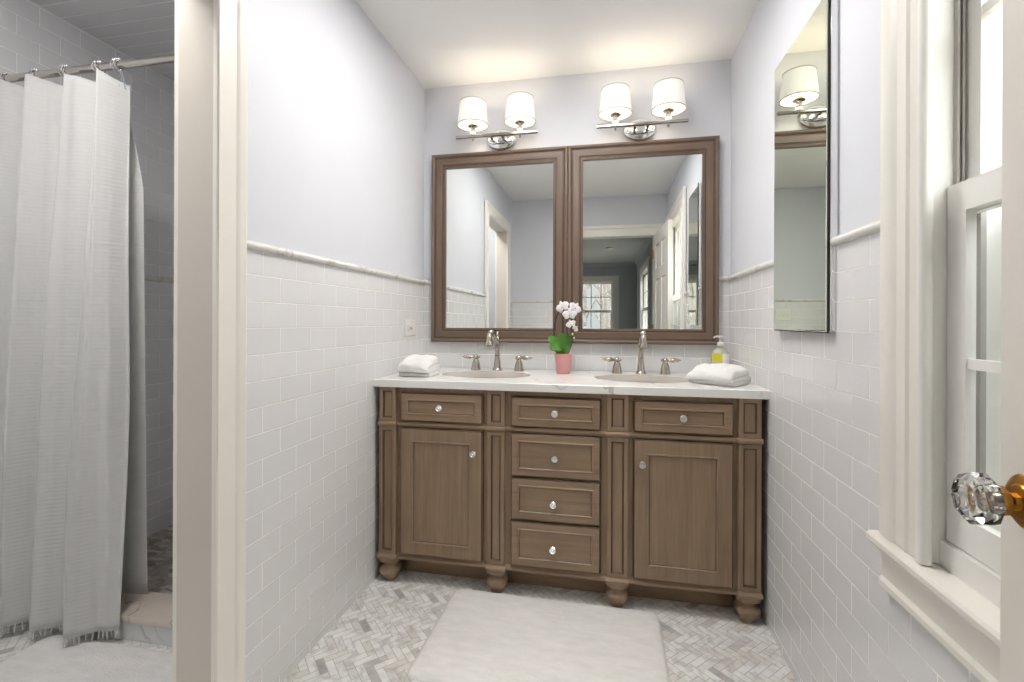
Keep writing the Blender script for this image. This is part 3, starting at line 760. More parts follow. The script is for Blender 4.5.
# ------------------------------------------------------------------ vanity lamps
def wall_lamp(xc, label):
    z = 2.074; yb = D - .125
    t = thing('wall_lamp', (xc, D, z), label, 'wall lamp', 'two-shade lamps over the mirrors')
    yw = D + e
    m = MB()
    m.lathe([(.001, .0), (.085, .0), (.085, .006), (.081, .016), (.070, .024), (.055, .028), (.001, .030)], (xc, yw - .0005, z + .018), (0, -1, 0), 40, sx=1, sy=.70)
    m.ball((xc, yw - .031, z + .008), .004, 10, 6)
    m.build('backplate', CHROME, t)
    for s_ in (-1, 1):
        m = MB(); m.box(xc + s_ * .030 - .006, xc + s_ * .030 + .006, yb, yw - .02, z - .008, z + .008, 0, .001); m.build('arm', BARM, t)
    m = MB(); m.box(xc - .213, xc + .213, yb - .010, yb + .010, z - .0065, z + .0065, 0, .0015); m.build('crossbar', BARM, t)
    for s_ in (-1, 1):
        sx_ = xc + s_ * .123
        m = MB(); m.lathe([(.001, -.024), (.004, -.023), (.0065, -.017), (.004, -.012), (.007, -.0075)], (sx_, yb, z), seg=14); m.build('finial', BARM, t)
        m = MB(); m.lathe([(.007, .0075), (.008, .010), (.005, .012)], (sx_, yb, z), seg=14); m.lathe([(.006, .040), (.012, .043), (.012, .046), (.026, .050), (.027, .055), (.014, .058), (.013, .095), (.001, .096)], (sx_, yb, z), seg=20); m.build('socket', BARM, t)
        m = MB(); m.ball((sx_, yb, z + .026), .0165, 18, 12); m.build('glass_ball', GLASS, t)
        sh0, sh1, rb, rt = z + .056, z + .174, .0785, .0665
        m = MB(); N = 40
        rings = [(rb, sh0, 0), (rb - .0015 + 0, sh0, 0)]
        m.lathe([(rb, sh0 - z), (rb * .5 + rt * .5, (sh0 + sh1) / 2 - z), (rt, sh1 - z)], (sx_, yb, z), seg=N, caps=(False, False), mi=0)
        m.lathe([(rt - .002, sh1 - z), (rb * .5 + rt * .5 - .002, (sh0 + sh1) / 2 - z), (rb - .002, sh0 - z)], (sx_, yb, z), seg=N, caps=(False, False), mi=1)
        so = m.build('lampshade', [SHADE, SHADEIN], t, angle=60)
        for zz, rr in ((sh0, rb), (sh1, rt)):
            m = MB(); m.lathe([(rr - .003, zz - z - .001), (rr + .0012, zz - z - .001), (rr + .0012, zz - z + .003), (rr - .003, zz - z + .003), (rr - .003, zz - z - .001)], (sx_, yb, z), seg=N, caps=(False, False))
            bmesh.ops.remove_doubles(m.bm, verts=m.bm.verts[:], dist=1e-6)
            m.build('binding', SHADETRIM, so)
        m = MB()
        for k in range(3):
            aa = 2 * pi * k / 3 + .5; m.tube([(sx_ + .012 * cos(aa), yb + .012 * sin(aa), z + .056), (sx_ + (rb - .003) * cos(aa), yb + (rb - .003) * sin(aa), sh0 + .004)], .0012, 6)
        m.build('spider', BARM, so)
        m = MB(); m.ball((sx_, yb, z + .122), .022, 14, 10, sc=(1, 1, 1.25)); m.build('bulb', BULB, t)
        L = bpy.data.lights.new('bulb_light', 'POINT'); L.energy = BULB_W; L.color = (1.0, .91, .79); L.shadow_soft_size = .024
        lo = bpy.data.objects.new('bulb_light', L); COL.objects.link(lo); lo.parent = t; lo.location = (sx_ - xc, yb - D, .122 + .031)
wall_lamp(-.553, 'two-shade wall lamp above the left mirror')
wall_lamp(.163, 'two-shade wall lamp above the right mirror')

# added fill lamps, out of view: brighten the bathroom and, dimmer, the shower room
def round_fill_lamp(x, y, lens, label):
    t = thing('fill_light', (x, y, H), label, 'fill light')
    m = MB(); m.lathe([(.196, 0), (.196, -.010), (.190, -.014), (.176, -.014), (.172, -.009), (.172, 0)], (x, y, H - .0005), seg=48, caps=(False, False)); m.build('rim', CHROME, t)
    m = MB(); m.lathe([(.172, -.006), (.172, -.0085), (.001, -.0095)], (x, y, H), seg=40, caps=(True, False)); m.build('lens', lens, t)
t = thing('fill_light', (-.2, 1.50, H), 'added rectangular fill panel on the bathroom ceiling, out of view', 'fill light')
m = MB(); m.rect(-.50, .10, 1.26, 1.80, [(0, H - .0005), (0, H - .010), (.004, H - .013), (.02, H - .013), (.024, H - .008), (.024, H - .0005)], lambda u, v, d: Vector((u, v, d)), cap_in=False); m.build('rim', CHROME, t)
m = MB(); m.rect(-.476, .076, 1.284, 1.776, [(0, H - .006), (0, H - .0085)], lambda u, v, d: Vector((u, v, d)), cap_out=True); m.build('lens', DIFF, t, smooth=False)
round_fill_lamp(-1.36, .72, DIFFS, 'added round flat fill lamp on the shower room ceiling, out of view')

# ------------------------------------------------------------------ mirrored cabinet on the right wall
my0, my1, mz0, mz1 = 1.388, 1.785, 1.100, 1.997
t = thing('mirrored_cabinet', (XR, (my0 + my1) / 2, mz0), 'tall frameless mirrored medicine cabinet on the right wall', 'medicine cabinet')
m = MB(); m.box(XR - .014, XR + .005, my0 - .006, my1 - .003, mz0 + .003, mz1 - .003, 0, .001); m.build('cabinet_body', CHROME, t)
m = MB(); m.rect(my0, my1, mz0, mz1, [(0, 0), (0, .0055), (.0015, .007)], lambda u, v, d: Vector((XR - .0145 - d, u, v)), cap_in=True, cap_out=True); m.build('mirror_door', MIRRORG, t, smooth=False)
m = MB(); m.box(XR - .0185, XR - .0135, my0 - .0022, my1 + .001, mz0 - .0035, mz1 + .001); m.build('door_backing', SLOT, t, smooth=False)

# ------------------------------------------------------------------ outlet and switches
def plate(name, M, u0, u1, z0, z1, label, cat, kind_):
    t = thing(name, M((u0 + u1) / 2, z0, 0), label, cat)
    m = MB(); m.rect(u0, u1, z0, z1, [(0, 0), (0, .003), (.004, .006), (.01, .006)], M); m.build('cover_plate', PLASTIC, t, angle=20)
    return t
ML = lambda u, v, d: Vector((XL + d, u, v))
t = plate('wall_outlet', ML, 2.206, 2.336, 1.047, 1.131, 'cream wall outlet on the left tile above the towel', 'outlet', 'o')
m = MB(); m.box(XL + .0055, XL + .0085, 2.237, 2.305, 1.072, 1.106, 0, .001); m.build('receptacle', PLASTIC, t)
m = MB()
for yy in (2.253, 2.289):
    for dz in (-.006, .006): m.box(XL + .0083, XL + .0088, yy - .004, yy + .004, 1.089 + dz - .0012, 1.089 + dz + .0012)
m.box(XL + .0083, XL + .0095, 2.266, 2.276, 1.083, 1.095); m.build('slots', SLOT, t, smooth=False)
ME = lambda u, v, d: Vector((u, YE + d, v))
t = plate('switch_plate', ME, -.60, -.452, 1.140, 1.254, 'triple light switch plate on the entry wall, seen in the cabinet mirror', 'switch', 's')
for k in range(3):
    xx = -.526 + (k - 1) * .042
    m = MB(); m.box(xx - .005, xx + .005, YE + .005, YE + .014, 1.188, 1.207, 0, .001); m.build('toggle', PLASTIC, t)

# ------------------------------------------------------------------ bath mats
def soft_mat(x0, x1, y0, y1, z, th, label, seed, rz=0.0):
    m = MB(); nx, ny = 60, 44; r = .035
    cx, cy_ = (x0 + x1) / 2, (y0 + y1) / 2
    def P(i, j, top):
        u, v = i / nx, j / ny
        x = x0 + (x1 - x0) * u; y = y0 + (y1 - y0) * v
        # rounded corners
        dx = max(0, abs(x - cx) - ((x1 - x0) / 2 - r)); dy = max(0, abs(y - cy_) - ((y1 - y0) / 2 - r))
        dd = max(dx, dy); hyp = math.hypot(dx, dy)
        if hyp > 1e-6:
            k = dd / hyp
            x = cx + math.copysign(abs(x - cx) - dx + dx * k, x - cx); y = cy_ + math.copysign(abs(y - cy_) - dy + dy * k, y - cy_)
        edge = min(u, 1 - u, v, 1 - v)
        wob = .004 * noise.noise(Vector((x * 9 + seed, y * 9, 0)))
        kk = max(0, 1 - edge / .12) * .5; x += wob * kk; y += wob * kk * .6
        zz = z + (th * min(1, (edge * 26 + .02) ** .5) + .0022 * noise.noise(Vector((x * 30, y * 55, seed))) * (edge > 0) if top else 0)
        return Vector((x, y, max(zz, z)))
    g = [[m.bm.verts.new(P(i, j, True)) for j in range(ny + 1)] for i in range(nx + 1)]
    for i in range(nx):
        for j in range(ny): m.bm.faces.new((g[i][j], g[i + 1][j], g[i + 1][j + 1], g[i][j + 1]))
    bd = [g[i][0] for i in range(nx + 1)] + [g[nx][j] for j in range(1, ny + 1)] + [g[i][ny] for i in range(nx - 1, -1, -1)] + [g[0][j] for j in range(ny - 1, 0, -1)]
    bt = [m.bm.verts.new((v.co.x, v.co.y, z - .0)) for v in bd]
    for k in range(len(bd)):
        q = (k + 1) % len(bd); m.bm.faces.new((bd[k], bd[q], bt[q], bt[k]))
    m.bm.faces.new(bt)
    bmesh.ops.rotate(m.bm, verts=m.bm.verts[:], cent=(cx, cy_, z), matrix=Matrix.Rotation(rz, 3, 'Z'))
    return tag(m.build('bath_mat', MATF, angle=80), label, 'bath mat')
soft_mat(-.618, .200, 1.392, 1.905, .0005, .014, 'white cotton bath mat on the herringbone floor before the vanity', 1.0, radians(-.4))
soft_mat(-1.94, -1.12, .80, 1.345, .0005, .014, 'white bath mat on the floor below the shower curtain', 5.0, radians(0))

# ------------------------------------------------------------------ towels
def folded_towel(name, w_, d_, layers, slope, loc, rz, label, seed):
    """a towel folded over and over: layered slabs joined by rounded folds, one mesh"""
    t = thing(name, loc, label, 'towel', rz=rz)
    m = MB(); path = []; hws = []; z = 0.0
    for k, th in enumerate(layers):            # zig-zag centre line in (y, z), each layer with its own loft
        r = th / 2; zc = z + r
        y0, y1 = (-d_ / 2 + r, d_ / 2 - r) if k % 2 == 0 else (d_ / 2 - r, -d_ / 2 + r)
        for s_ in range(13): path.append((y0 + (y1 - y0) * s_ / 12, zc)); hws.append(th * .488)
        z += th * .97
        if k < len(layers) - 1:
            th2 = layers[k + 1]; zn = z + th2 / 2
            for s_ in range(1, 6):
                a = pi * s_ / 6; sg = 1 if k % 2 == 0 else -1
                path.append((y1 + sg * r * .9 * sin(a), zc + (zn - zc) * (1 - cos(a)) / 2)); hws.append((th + (th2 - th) * s_ / 6) * .488)
    n = len(path); nx = 26; H_ = z
    outer, inner = [], []
    for i, p in enumerate(path):
        q0, q1 = path[max(i - 1, 0)], path[min(i + 1, n - 1)]
        ty, tz = q1[0] - q0[0], q1[1] - q0[1]; L_ = math.hypot(ty, tz) or 1
        ny, nz = -tz / L_, ty / L_; hw = hws[i]
        outer.append((p[0] + ny * hw, p[1] + nz * hw)); inner.append((p[0] - ny * hw, p[1] - nz * hw))
    loop = outer + [(path[-1][0] + (path[-1][0] - path[-2][0]) * .15, path[-1][1])] + inner[::-1] + [(path[0][0] + (path[0][0] - path[1][0]) * .15, path[0][1])]
    rings = []
    for i in range(nx + 1):
        u = i / nx; x = -w_ / 2 + w_ * u; ring_ = []
        edge = min(u, 1 - u)
        for (y, z) in loop:
            v = Vector((x * 14 + seed, y * 14, z * 22))
            dz = (.012 * noise.noise(v) + .006 * noise.noise(v * 2.3)) * (z / H_); dy = .005 * noise.noise(v + Vector((9, 3, 1))); dx = .006 * noise.noise(v + Vector((2, 7, 4)))
            sag = 1 - .16 * (1 - min(1, edge * 6)) * (z / H_) - .14 * (abs(y) / (d_ / 2)) ** 2 * (z / H_) + slope * y
            ring_.append(Vector((x + dx, y * (1 - .03 * (1 - min(1, edge * 8))) + dy, max(0.0005, z * sag + dz))))
        rings.append(ring_)
    m.loops(rings, True, (False, False))
    def endcap(ring_vs):
        k = len(outer); vs_ = ring_vs
        N_ = len(vs_)
        a = list(range(0, k)); b = list(range(N_ - 2, k, -1))
        for i in range(k - 1):
            try: m.bm.faces.new((vs_[a[i]], vs_[a[i + 1]], vs_[b[i + 1]], vs_[b[i]]))
            except Exception: pass
    m.bm.verts.ensure_lookup_table()
    N_ = len(loop)
    endcap([m.bm.verts[i] for i in range(N_)]); endcap([m.bm.verts[nx * N_ + i] for i in range(N_)])
    o = m.build('cloth', TOWEL, t, angle=80, world=False)
    sb = o.modifiers.new('soften', 'SUBSURF'); sb.levels = 1; sb.render_levels = 1
    return t
folded_towel('hand_towel', .148, .138, (.020, .034, .036), 1.2, (-.842, 2.055, HC + .0005), radians(-3), 'folded white towel at the left end of the counter', 3.1)
folded_towel('hand_towel', .186, .165, (.017, .020, .040), 1.4, (.452, 2.066, HC + .0005), radians(-38), 'folded white towel at the right end of the counter before the soap bottle', 8.4)

# ------------------------------------------------------------------ orchid
ox, oy = -.203, 2.296
orchid_at = lambda dx, dy, dz: Vector((ox + dx, oy + dy, HC + dz))     # measured from the foot of the pot
orc = thing('potted_orchid', (ox, oy, HC), 'white orchid in a pink pot between the two sinks', 'potted plant')
m = MB(); m.lathe([(.001, 0), (.031, 0), (.033, .003), (.0425, .092), (.0445, .097), (.0415, .097), (.0395, .088), (.001, .086)], (ox, oy, HC), seg=32); m.build('pot', PINK, orc)
m = MB(); m.lathe([(.0385, .0865), (.03, .090), (.001, .092)], (ox, oy, HC), seg=24, caps=(False, False)); m.build('soil', SOIL, orc)
def leaf(tip, rise, width, back):
    """broad strap leaf from the pot's mouth to a tip, its face turned to the room"""
    m = MB(); n = 14; a = Vector((ox, oy + back * .4, HC + .080)); b = Vector(tip); c = (a + b) / 2 + Vector((0, back, rise)); rows = []
    for i in range(n + 1):
        q = i / n
        p = a * (1 - q) ** 2 + c * 2 * q * (1 - q) + b * q * q
        tg = ((c - a) * (1 - q) + (b - c) * q).normalized()
        s_ = tg.cross(Vector((.25, -1, .55)).normalized()).normalized(); nn = s_.cross(tg)
        wd = width * .5 * max(.04, sin(pi * (q * .90 + .06))) ** .62
        rows.append([p + s_ * (wd * j) - nn * (.16 * wd * (1 - j * j)) for j in (-1, -.5, 0, .5, 1)])
    top = [[m.bm.verts.new(p + Vector((0, -.0008, .0008))) for p in r] for r in rows]; bot = [[m.bm.verts.new(p - Vector((0, -.0008, .0008))) for p in r] for r in rows]
    for i in range(n):
        for j in range(4):
            m.bm.faces.new((top[i][j], top[i + 1][j], top[i + 1][j + 1], top[i][j + 1])); m.bm.faces.new((bot[i][j], bot[i][j + 1], bot[i + 1][j + 1], bot[i + 1][j]))
        m.bm.faces.new((top[i][0], bot[i][0], bot[i + 1][0], top[i + 1][0])); m.bm.faces.new((top[i][4], top[i + 1][4], bot[i + 1][4], bot[i][4]))
    m.bm.faces.new(top[0] + bot[0][::-1]); m.bm.faces.new(top[n][::-1] + bot[n])
    m.build('leaf', LEAF, orc, angle=60)
leaf(orchid_at(-0.0663, -0.0300, 0.1766), .030, .052, -.02); leaf(orchid_at(-0.0542, -0.0500, 0.1179), .052, .050, -.02)
leaf(orchid_at(-0.0135, 0.0200, 0.1926), .01, .050, .01); leaf(orchid_at(0.0206, 0.0500, 0.1897), .0, .044, .02); leaf(orchid_at(-0.0278, -0.0750, 0.1127), .07, .050, -.03)
m = MB()
def curve_tube(pts, r0, r1, n=5):
    out = []
    for k in range(len(pts) - 1):
        pa, pb, pc, pd = pts[max(k - 1, 0)], pts[k], pts[k + 1], pts[min(k + 2, len(pts) - 1)]
        for s_ in range(n):
            q = s_ / n; out.append(0.5 * ((2 * pb) + (-pa + pc) * q + (2 * pa - 5 * pb + 4 * pc - pd) * q * q + (-pa + 3 * pb - 3 * pc + pd) * q ** 3))
    out.append(pts[-1]); N_ = len(out)
    return out, [r0 + (r1 - r0) * i / (N_ - 1) for i in range(N_)]
pp, rr = curve_tube([Vector((ox - .004, oy, HC + .086)), orchid_at(-0.0333, 0.0000, 0.1372), orchid_at(-0.0456, 0.0000, 0.2049), orchid_at(-0.0386, 0.0000, 0.2583), orchid_at(-0.0193, 0.0000, 0.3019), orchid_at(0.0120, 0.0000, 0.3212), orchid_at(0.0409, 0.0000, 0.3019), orchid_at(0.0578, 0.0000, 0.2586), orchid_at(0.0555, 0.0000, 0.2153), orchid_at(0.0461, 0.0000, 0.1719)], .0042, .0020)
m.tube(pp, rr, 8)
m.build('flower_stem', STEM, orc)
m = MB(); pp, rr = curve_tube([Vector((ox + .018, oy, HC + .086)), orchid_at(0.0391, 0.0000, 0.1381), orchid_at(0.0461, 0.0000, 0.1815)], .0030, .0022); m.tube(pp, rr, 8); m.build('stake', STEM, orc)
def flower(c, s_, tilt, face):
    """five broad petals and a pink lip, facing 'face'"""
    q = Vector((0, 0, 1)).rotation_difference(Vector(face).normalized())
    m = MB()
    spec = [(90, .95, .55), (-30 - 10, .9, .55), (210 + 10, .9, .55), (8, 1.05, 1.0), (172, 1.05, 1.0)]
    for k, (ang, ln, wd) in enumerate(spec):
        a = radians(ang + tilt); dx = Vector((cos(a), sin(a), 0)); sx_ = Vector((-sin(a), cos(a), 0)); n = 7; rows = []
        for i in range(n + 1):
            t_ = i / n; w2 = s_ * wd * .52 * sin(pi * (t_ * .86 + .10)) ** .75
            zz = .004 + .10 * s_ * sin(pi * t_) - (.0015 if k > 2 else .003)
            rows.append([dx * (s_ * ln * t_) + sx_ * (w2 * j) + Vector((0, 0, zz - .10 * s_ * j * j)) for j in (-1, -.5, 0, .5, 1)])
        tv = [[m.bm.verts.new(c + q @ p) for p in r] for r in rows]; bv = [[m.bm.verts.new(c + q @ (p - Vector((0, 0, .001)))) for p in r] for r in rows]
        for i in range(n):
            for j in range(4):
                m.bm.faces.new((tv[i][j], tv[i + 1][j], tv[i + 1][j + 1], tv[i][j + 1])); m.bm.faces.new((bv[i][j], bv[i][j + 1], bv[i + 1][j + 1], bv[i + 1][j]))
            m.bm.faces.new((tv[i][0], bv[i][0], bv[i + 1][0], tv[i + 1][0])); m.bm.faces.new((tv[i][4], tv[i + 1][4], bv[i + 1][4], bv[i][4]))
        m.bm.faces.new(tv[n] + bv[n][::-1])
    o = m.build('flower', PETAL, orc, angle=60)
    m = MB(); m.ball(c + q @ Vector((0, -.10 * s_, .006)), s_ * .12, 10, 8, sc=(1, 1, .9)); m.build('lip', LIP, o)
flower(orchid_at(-0.0038, -0.0120, 0.3209), .034, 8, (-.35, -1, .12)); flower(orchid_at(0.0556, -0.0060, 0.3161), .032, -10, (.45, -1, .2))
flower(orchid_at(0.0305, -0.0200, 0.2847), .033, 5, (.05, -1, -.05)); flower(orchid_at(0.0373, -0.0140, 0.2393), .024, 15, (-.15, -1, .1)); flower(orchid_at(0.0558, -0.0040, 0.2178), .017, -20, (.6, -1, -.2))
m = MB(); m.ball(orchid_at(0.0437, 0.0000, 0.1911), .0055, 10, 8, sc=(1, 1, 1.3)); m.build('bud', BUD, orc)
m = MB(); m.ball(orchid_at(0.0509, 0.0000, 0.1720), .0045, 10, 8, sc=(1, 1, 1.3)); m.build('bud', BUD, orc)

# ------------------------------------------------------------------ soap bottle
sx0, sy0 = .530, 2.392
t = thing('soap_dispenser', (sx0, sy0, HC), 'clear pump soap bottle with a yellow label in the right counter corner', 'soap bottle')
m = MB(); m.lathe([(.001, 0), (.038, 0), (.041, .004), (.041, .090), (.039, .104), (.031, .118), (.018, .128), (.013, .132), (.013, .138), (.001, .138)], (sx0, sy0, HC + .0005), seg=32, sy=.62)
m.build('bottle', SOAPL, t)
m = MB()
def label_patch(a0, a1, z0, z1, mi):
    rings = []
    for z in (z0, z1): rings.append([Vector((sx0 + .0417 * cos(radians(a)), sy0 + .0417 * .62 * sin(radians(a)), HC + z)) for a in [a0 + (a1 - a0) * k / 10 for k in range(11)]])
    m.loops(rings, False, (False, False), mi)
label_patch(205, 275, .062, .103, 0); label_patch(275, 335, .028, .103, 1); label_patch(205, 275, .045, .062, 2); label_patch(205, 275, .022, .045, 1)
m.build('label_sticker', [LABELM, LABELW, LABELP], t)
m = MB()
m.lathe([(.014, .138), (.0155, .140), (.0155, .152), (.010, .156), (.0045, .158), (.0045, .176), (.010, .177), (.0105, .186), (.001, .188)], (sx0, sy0, HC), seg=20)
m.tube([(sx0, sy0, HC + .183), (sx0 - .016, sy0 - .008, HC + .184), (sx0 - .030, sy0 - .014, HC + .181), (sx0 - .033, sy0 - .016, HC + .176)], [.005, .0048, .004, .0035], 10)
m.build('pump', PLASTIC, t)

# ------------------------------------------------------------------ shower curb, rod, curtain
XW = XL - WT - .008
t = thing('shower_curb', (-1.7, 1.43, 0), 'low stone-capped curb at the foot of the shower', 'shower curb', kind='structure')
m = MB(); m.box(XS, XW, 1.372, 1.495, .0, .066); m.build('riser', CURBW, t, smooth=False)
m = MB(); m.box(XS, XW, 1.362, 1.505, .066, .092, 0, .003); m.build('cap', CURB, t)
RY, RZ = 1.385, 2.034
t = thing('shower_rod', (-1.7, RY, RZ), 'chrome shower rod spanning the shower opening', 'curtain rod')
m = MB(); m.tube([(XS + .004, RY, RZ), (XW - .004, RY, RZ)], .0135, 20); m.build('rod', BARM, t)
for x_, sg in ((XS, 1), (XW, -1)):
    m = MB(); m.lathe([(.001, 0), (.030, 0), (.028, .006), (.018, .012), (.0145, .022)], (x_, RY, RZ), (sg, 0, 0), 20); m.build('flange', CHROME, t)

TOPX = [-2.335, -2.190, -2.045, -1.905, -1.748, -1.700]
BOTX = [-2.395, -2.235, -2.095, -1.965, -1.802, -1.648]
NF, TE, CZB = 5, .80, .046
def curtain_pt(u, v):
    """u along the width, v 0 bottom .. 1 top; each fold is a broad slanting panel with a quick return"""
    q = .55 + u * (NF - .55 - (1 - TE)); k = min(int(q), NF - 1); t_ = q - k
    e0 = BOTX[k] + (TOPX[k] - BOTX[k]) * v; e1 = BOTX[k + 1] + (TOPX[k + 1] - BOTX[k + 1]) * v
    ph = 2 * pi * t_; wob = noise.noise(Vector((q * 1.7, 2, v * 1.6)))
    x = e0 + (e1 - e0) * (t_ - .165 * sin(ph)) + .006 * wob
    A = (.036 + .010 * v) * (1 + .5 * wob)
    wv = sin(ph) + .24 * sin(2 * ph + 1.5 + 3 * v + k) + .07 * sin(5 * ph + k * 2 + v)
    ybase = 1.322 + (RY - .012 - 1.322) * v ** 1.15
    zt = 2.004 - .013 * (1 - sin(ph + .3))
    return Vector((x, ybase - A * wv, CZB + (zt - CZB) * v))
cur = thing('shower_curtain', (-1.94, 1.38, 0), 'white waffle-weave fringed curtain hanging outside the shower curb', 'shower curtain')
m = MB(); nu, nv = 260, 70
g = [[m.bm.verts.new(curtain_pt(i / nu, j / nv)) for j in range(nv + 1)] for i in range(nu + 1)]
for i in range(nu):
    for j in range(nv): m.bm.faces.new((g[i][j], g[i + 1][j], g[i + 1][j + 1], g[i][j + 1]))
o = m.build('cloth', CURT, cur, angle=80)
sm = o.modifiers.new('thickness', 'SOLIDIFY'); sm.thickness = .0018; sm.offset = 0
m = MB()
for k in range(96):
    u = (k + .5) / 96; p = curtain_pt(u, 0); q = R.uniform(-.006, .006); q2 = R.uniform(-.006, .006); ln = R.uniform(.020, .028)
    m.tube([p + Vector((0, 0, .004)), p + Vector((q * .4, q2 * .4, -.4 * ln)), p + Vector((q, q2, -ln))], [.0018, .0028, .0020], 5)
m.build('fringe', CURT, cur)
# inner liner whose edge shows past the curtain, hanging inside the curb
lin = thing('shower_liner', (-1.7, 1.50, 0), 'plain white liner edge hanging behind the fringed curtain onto the curb', 'shower liner')
m = MB()
def liner_pt(u, v):
    x0_, x1_ = -2.25, -1.688 - .085 * max(0, (v - .80) / .20) ** 1.1
    x = x0_ + (x1_ - x0_) * u
    ph = 2 * pi * 4.3 * (1 - u)
    y = 1.475 + (RY + .062 - 1.475) * v + (.008 + .002 * v) * cos(ph) * .8
    return Vector((x, y, .096 + (1.992 - .096 - .012 * (1 - cos(ph))) * v))
nu, nv = 120, 40
g = [[m.bm.verts.new(liner_pt(i / nu, j / nv)) for j in range(nv + 1)] for i in range(nu + 1)]
for i in range(nu):
    for j in range(nv): m.bm.faces.new((g[i][j], g[i + 1][j], g[i + 1][j + 1], g[i][j + 1]))
o = m.build('cloth', CURT, lin, angle=80)
sm = o.modifiers.new('thickness', 'SOLIDIFY'); sm.thickness = .0012; sm.offset = 0
# double rings with little roller balls
ords = ['first', 'second', 'third', 'fourth', 'fifth']
for k in range(5):
    q = NF - 1 - k + .60
    p = curtain_pt((q - .55) / (NF - .55 - (1 - TE)), 1); xr = p.x
    t = thing('curtain_ring', (xr, RY, RZ), f'chrome curtain ring on the rod, {ords[k]} from the free edge of the curtain', 'curtain ring', 'chrome curtain rings')
    m = MB()
    for s_ in (-1, 1):
        pts = []
        for i in range(17):
            a = radians(70 - 320 * i / 16)
            pts.append(Vector((xr + s_ * .007, RY + .0185 * cos(a) * s_, RZ + .0185 * sin(a))))
        pts += [Vector((xr + s_ * .007, p.y, p.z + .012)), Vector((xr + s_ * .005, p.y + s_ * .004, p.z - .012)), Vector((xr + s_ * .003, p.y + s_ * .009, p.z - .020)), Vector((xr, p.y + s_ * .010, p.z - .012))]
        m.tube(pts, .0017, 8)
    m.build('hook', CHROME, t)
    m = MB()
    for i in range(4): m.ball((xr + (i - 1.5) * .009, RY - .006, RZ + .0175), .0052, 12, 8)
    m.build('roller_balls', CHROME, t)

# ------------------------------------------------------------------ bedroom seen in the mirrors
BH = 2.44
YN = YE - WT
m = MB(); m.box(XB0, XB1, YB, YN - .0, -.05, 0); struct(m.build('floor_bedroom', BEDFL, smooth=False), 'carpeted bedroom floor beyond the entry', 'floor')
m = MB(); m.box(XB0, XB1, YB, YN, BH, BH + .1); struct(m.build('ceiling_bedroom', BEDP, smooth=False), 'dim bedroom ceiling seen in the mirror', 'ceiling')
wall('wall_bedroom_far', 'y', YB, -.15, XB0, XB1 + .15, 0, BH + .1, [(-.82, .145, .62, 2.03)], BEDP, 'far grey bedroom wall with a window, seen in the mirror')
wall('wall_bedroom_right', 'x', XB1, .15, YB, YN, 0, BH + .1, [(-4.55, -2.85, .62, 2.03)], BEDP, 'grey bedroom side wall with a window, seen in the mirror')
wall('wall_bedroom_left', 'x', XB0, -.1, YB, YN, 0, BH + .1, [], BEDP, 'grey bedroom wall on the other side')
m = MB()
for p, q in ((XB0, XL - WT), (XR + .15, XB1 + .15)): m.box(p, q, YN - .1, YN, 0, BH + .1)
m.box(XL - WT, XR + .15, YN - .002, YN, H, BH + .1)
for p, q, lo, hi in ((XL - WT, EX0 - .015, 0, H), (EX1 + .015, XR + .15, 0, H), (EX0 - .015, EX1 + .015, EH + .015, H)): m.box(p, q, YN - .006, YN, lo, hi)
struct(m.build('wall_bedroom_near', BEDP, smooth=False), 'bedroom side of the entry wall', 'wall')
window('window_2', lambda u, w_, z: Vector((u, YB - w_, z)), -.82, .145, .65, 2.03, .15, 'far bedroom window with bare trees outside, in the mirror', cols=4, zm=1.36)
window('window_3', lambda u, w_, z: Vector((XB1 + w_, u, z)), -4.55, -2.85, .65, 2.03, .15, 'bedroom side window, seen edge-on in the mirror', cols=4, zm=1.36)
P = [(0, 0), (.07, 0), (.065, -.015), (.03, -.045), (.012, -.075), (0, -.08)]
m = MB(); m.extrude(P, XB0, XB1, lambda p, q, tt: Vector((tt, YB + p, BH + q))); struct(m.build('trim_bedroom_far', BEDP), 'crown moulding on the far bedroom wall', 'crown moulding')
m = MB(); m.extrude(P, YB, YN, lambda p, q, tt: Vector((XB1 - p, tt, BH + q))); struct(m.build('trim_bedroom_right', BEDP), 'crown moulding on the bedroom side wall', 'crown moulding')
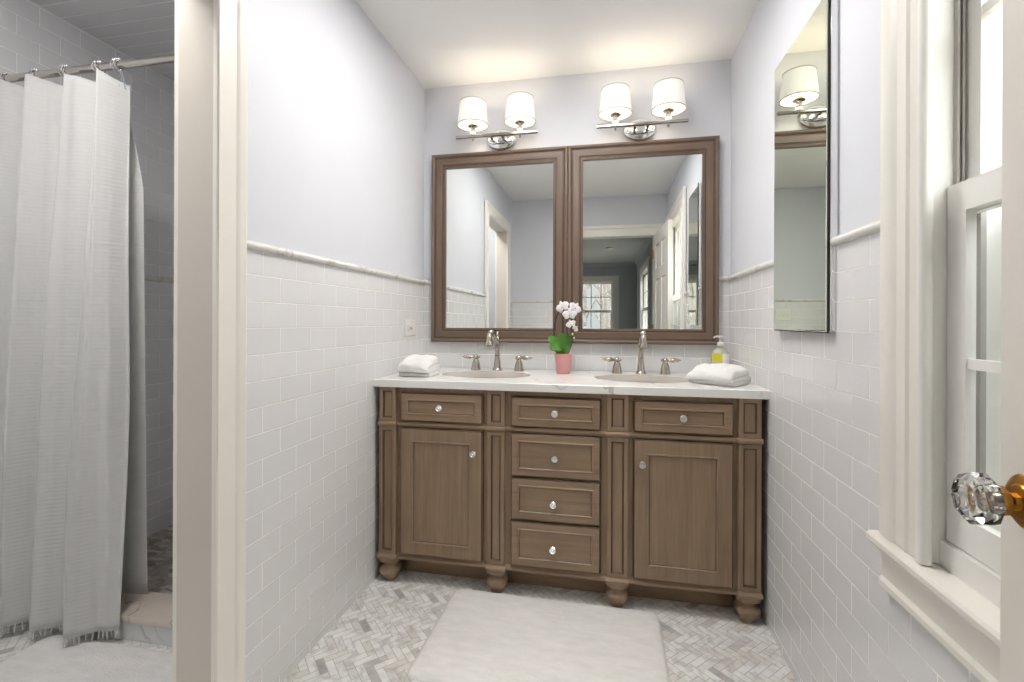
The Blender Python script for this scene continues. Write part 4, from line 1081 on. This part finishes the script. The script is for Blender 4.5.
t = thing('smoke_detector', (.06, -3.6, BH), 'round smoke detector on the dim bedroom ceiling in the mirror', 'smoke detector')
m = MB(); m.lathe([(.07, 0), (.07, -.012), (.062, -.03), (.03, -.036), (.001, -.036)], (.06, -3.6, BH), seg=28, caps=(True, False)); m.build('housing', PLASTIC, t)
m = MB(); m.lathe([(.064, -.0145), (.071, -.0145), (.071, -.019), (.066, -.019)], (.06, -3.6, BH), seg=28, caps=(False, False)); m.build('vent_ring', SLOT, t)

# outside: ground and bare trees beyond the bedroom window
m = MB(); m.box(-14, 14, -26, 8, -.75, -.7); tag(m.build('ground_outside', EARTH, smooth=False), 'leaf-covered ground outside the house', 'ground', kind='structure')
def bare_tree(x, y, h, r, seed):
    rr_ = random.Random(seed); m = MB()
    def limb(p, d, ln, r0, depth):
        pts = [p]; q = p.copy(); dd = d.copy()
        for k in range(5):
            dd = (dd + Vector((rr_.uniform(-.12, .12), rr_.uniform(-.12, .12), .03))).normalized(); q = q + dd * ln / 5; pts.append(q.copy())
        m.tube(pts, [r0 * (1 - .13 * k) for k in range(6)], 7)
        if depth < 3:
            for k in range(4 if depth else 7):
                i = rr_.randint(2, 5); a = rr_.uniform(0, 2 * pi)
                limb(pts[i], (dd * .9 + Vector((cos(a), sin(a), .35))).normalized(), ln * rr_.uniform(.16, .26), r0 * .4, depth + 1)
    limb(Vector((x, y, -.72)), Vector((0, 0, 1)), h, r, 0)
    return m
spots = [(-.60, -9.2, 4.2, .10), (.16, -11.2, 4.4, .10), (-1.75, -11.4, 4.4, .11), (-.70, -13.6, 4.6, .12), (-2.6, -14.2, 4.6, .12), (.75, -15.0, 4.6, .12), (-1.2, -17.5, 4.8, .14),
         (-.05, -18.2, 4.2, .16), (-2.6, -18.2, 4.2, .15), (1.6, -19.2, 4.2, .14), (-1.3, -21.6, 4.2, .2), (.7, -22.8, 4.2, .2)]
for k, s_ in enumerate(spots):
    tag(bare_tree(*s_, 40 + k).build('bare_tree', BARK, angle=60), 'bare grey tree outside the far bedroom window', 'tree', 'bare trees outside the bedroom')
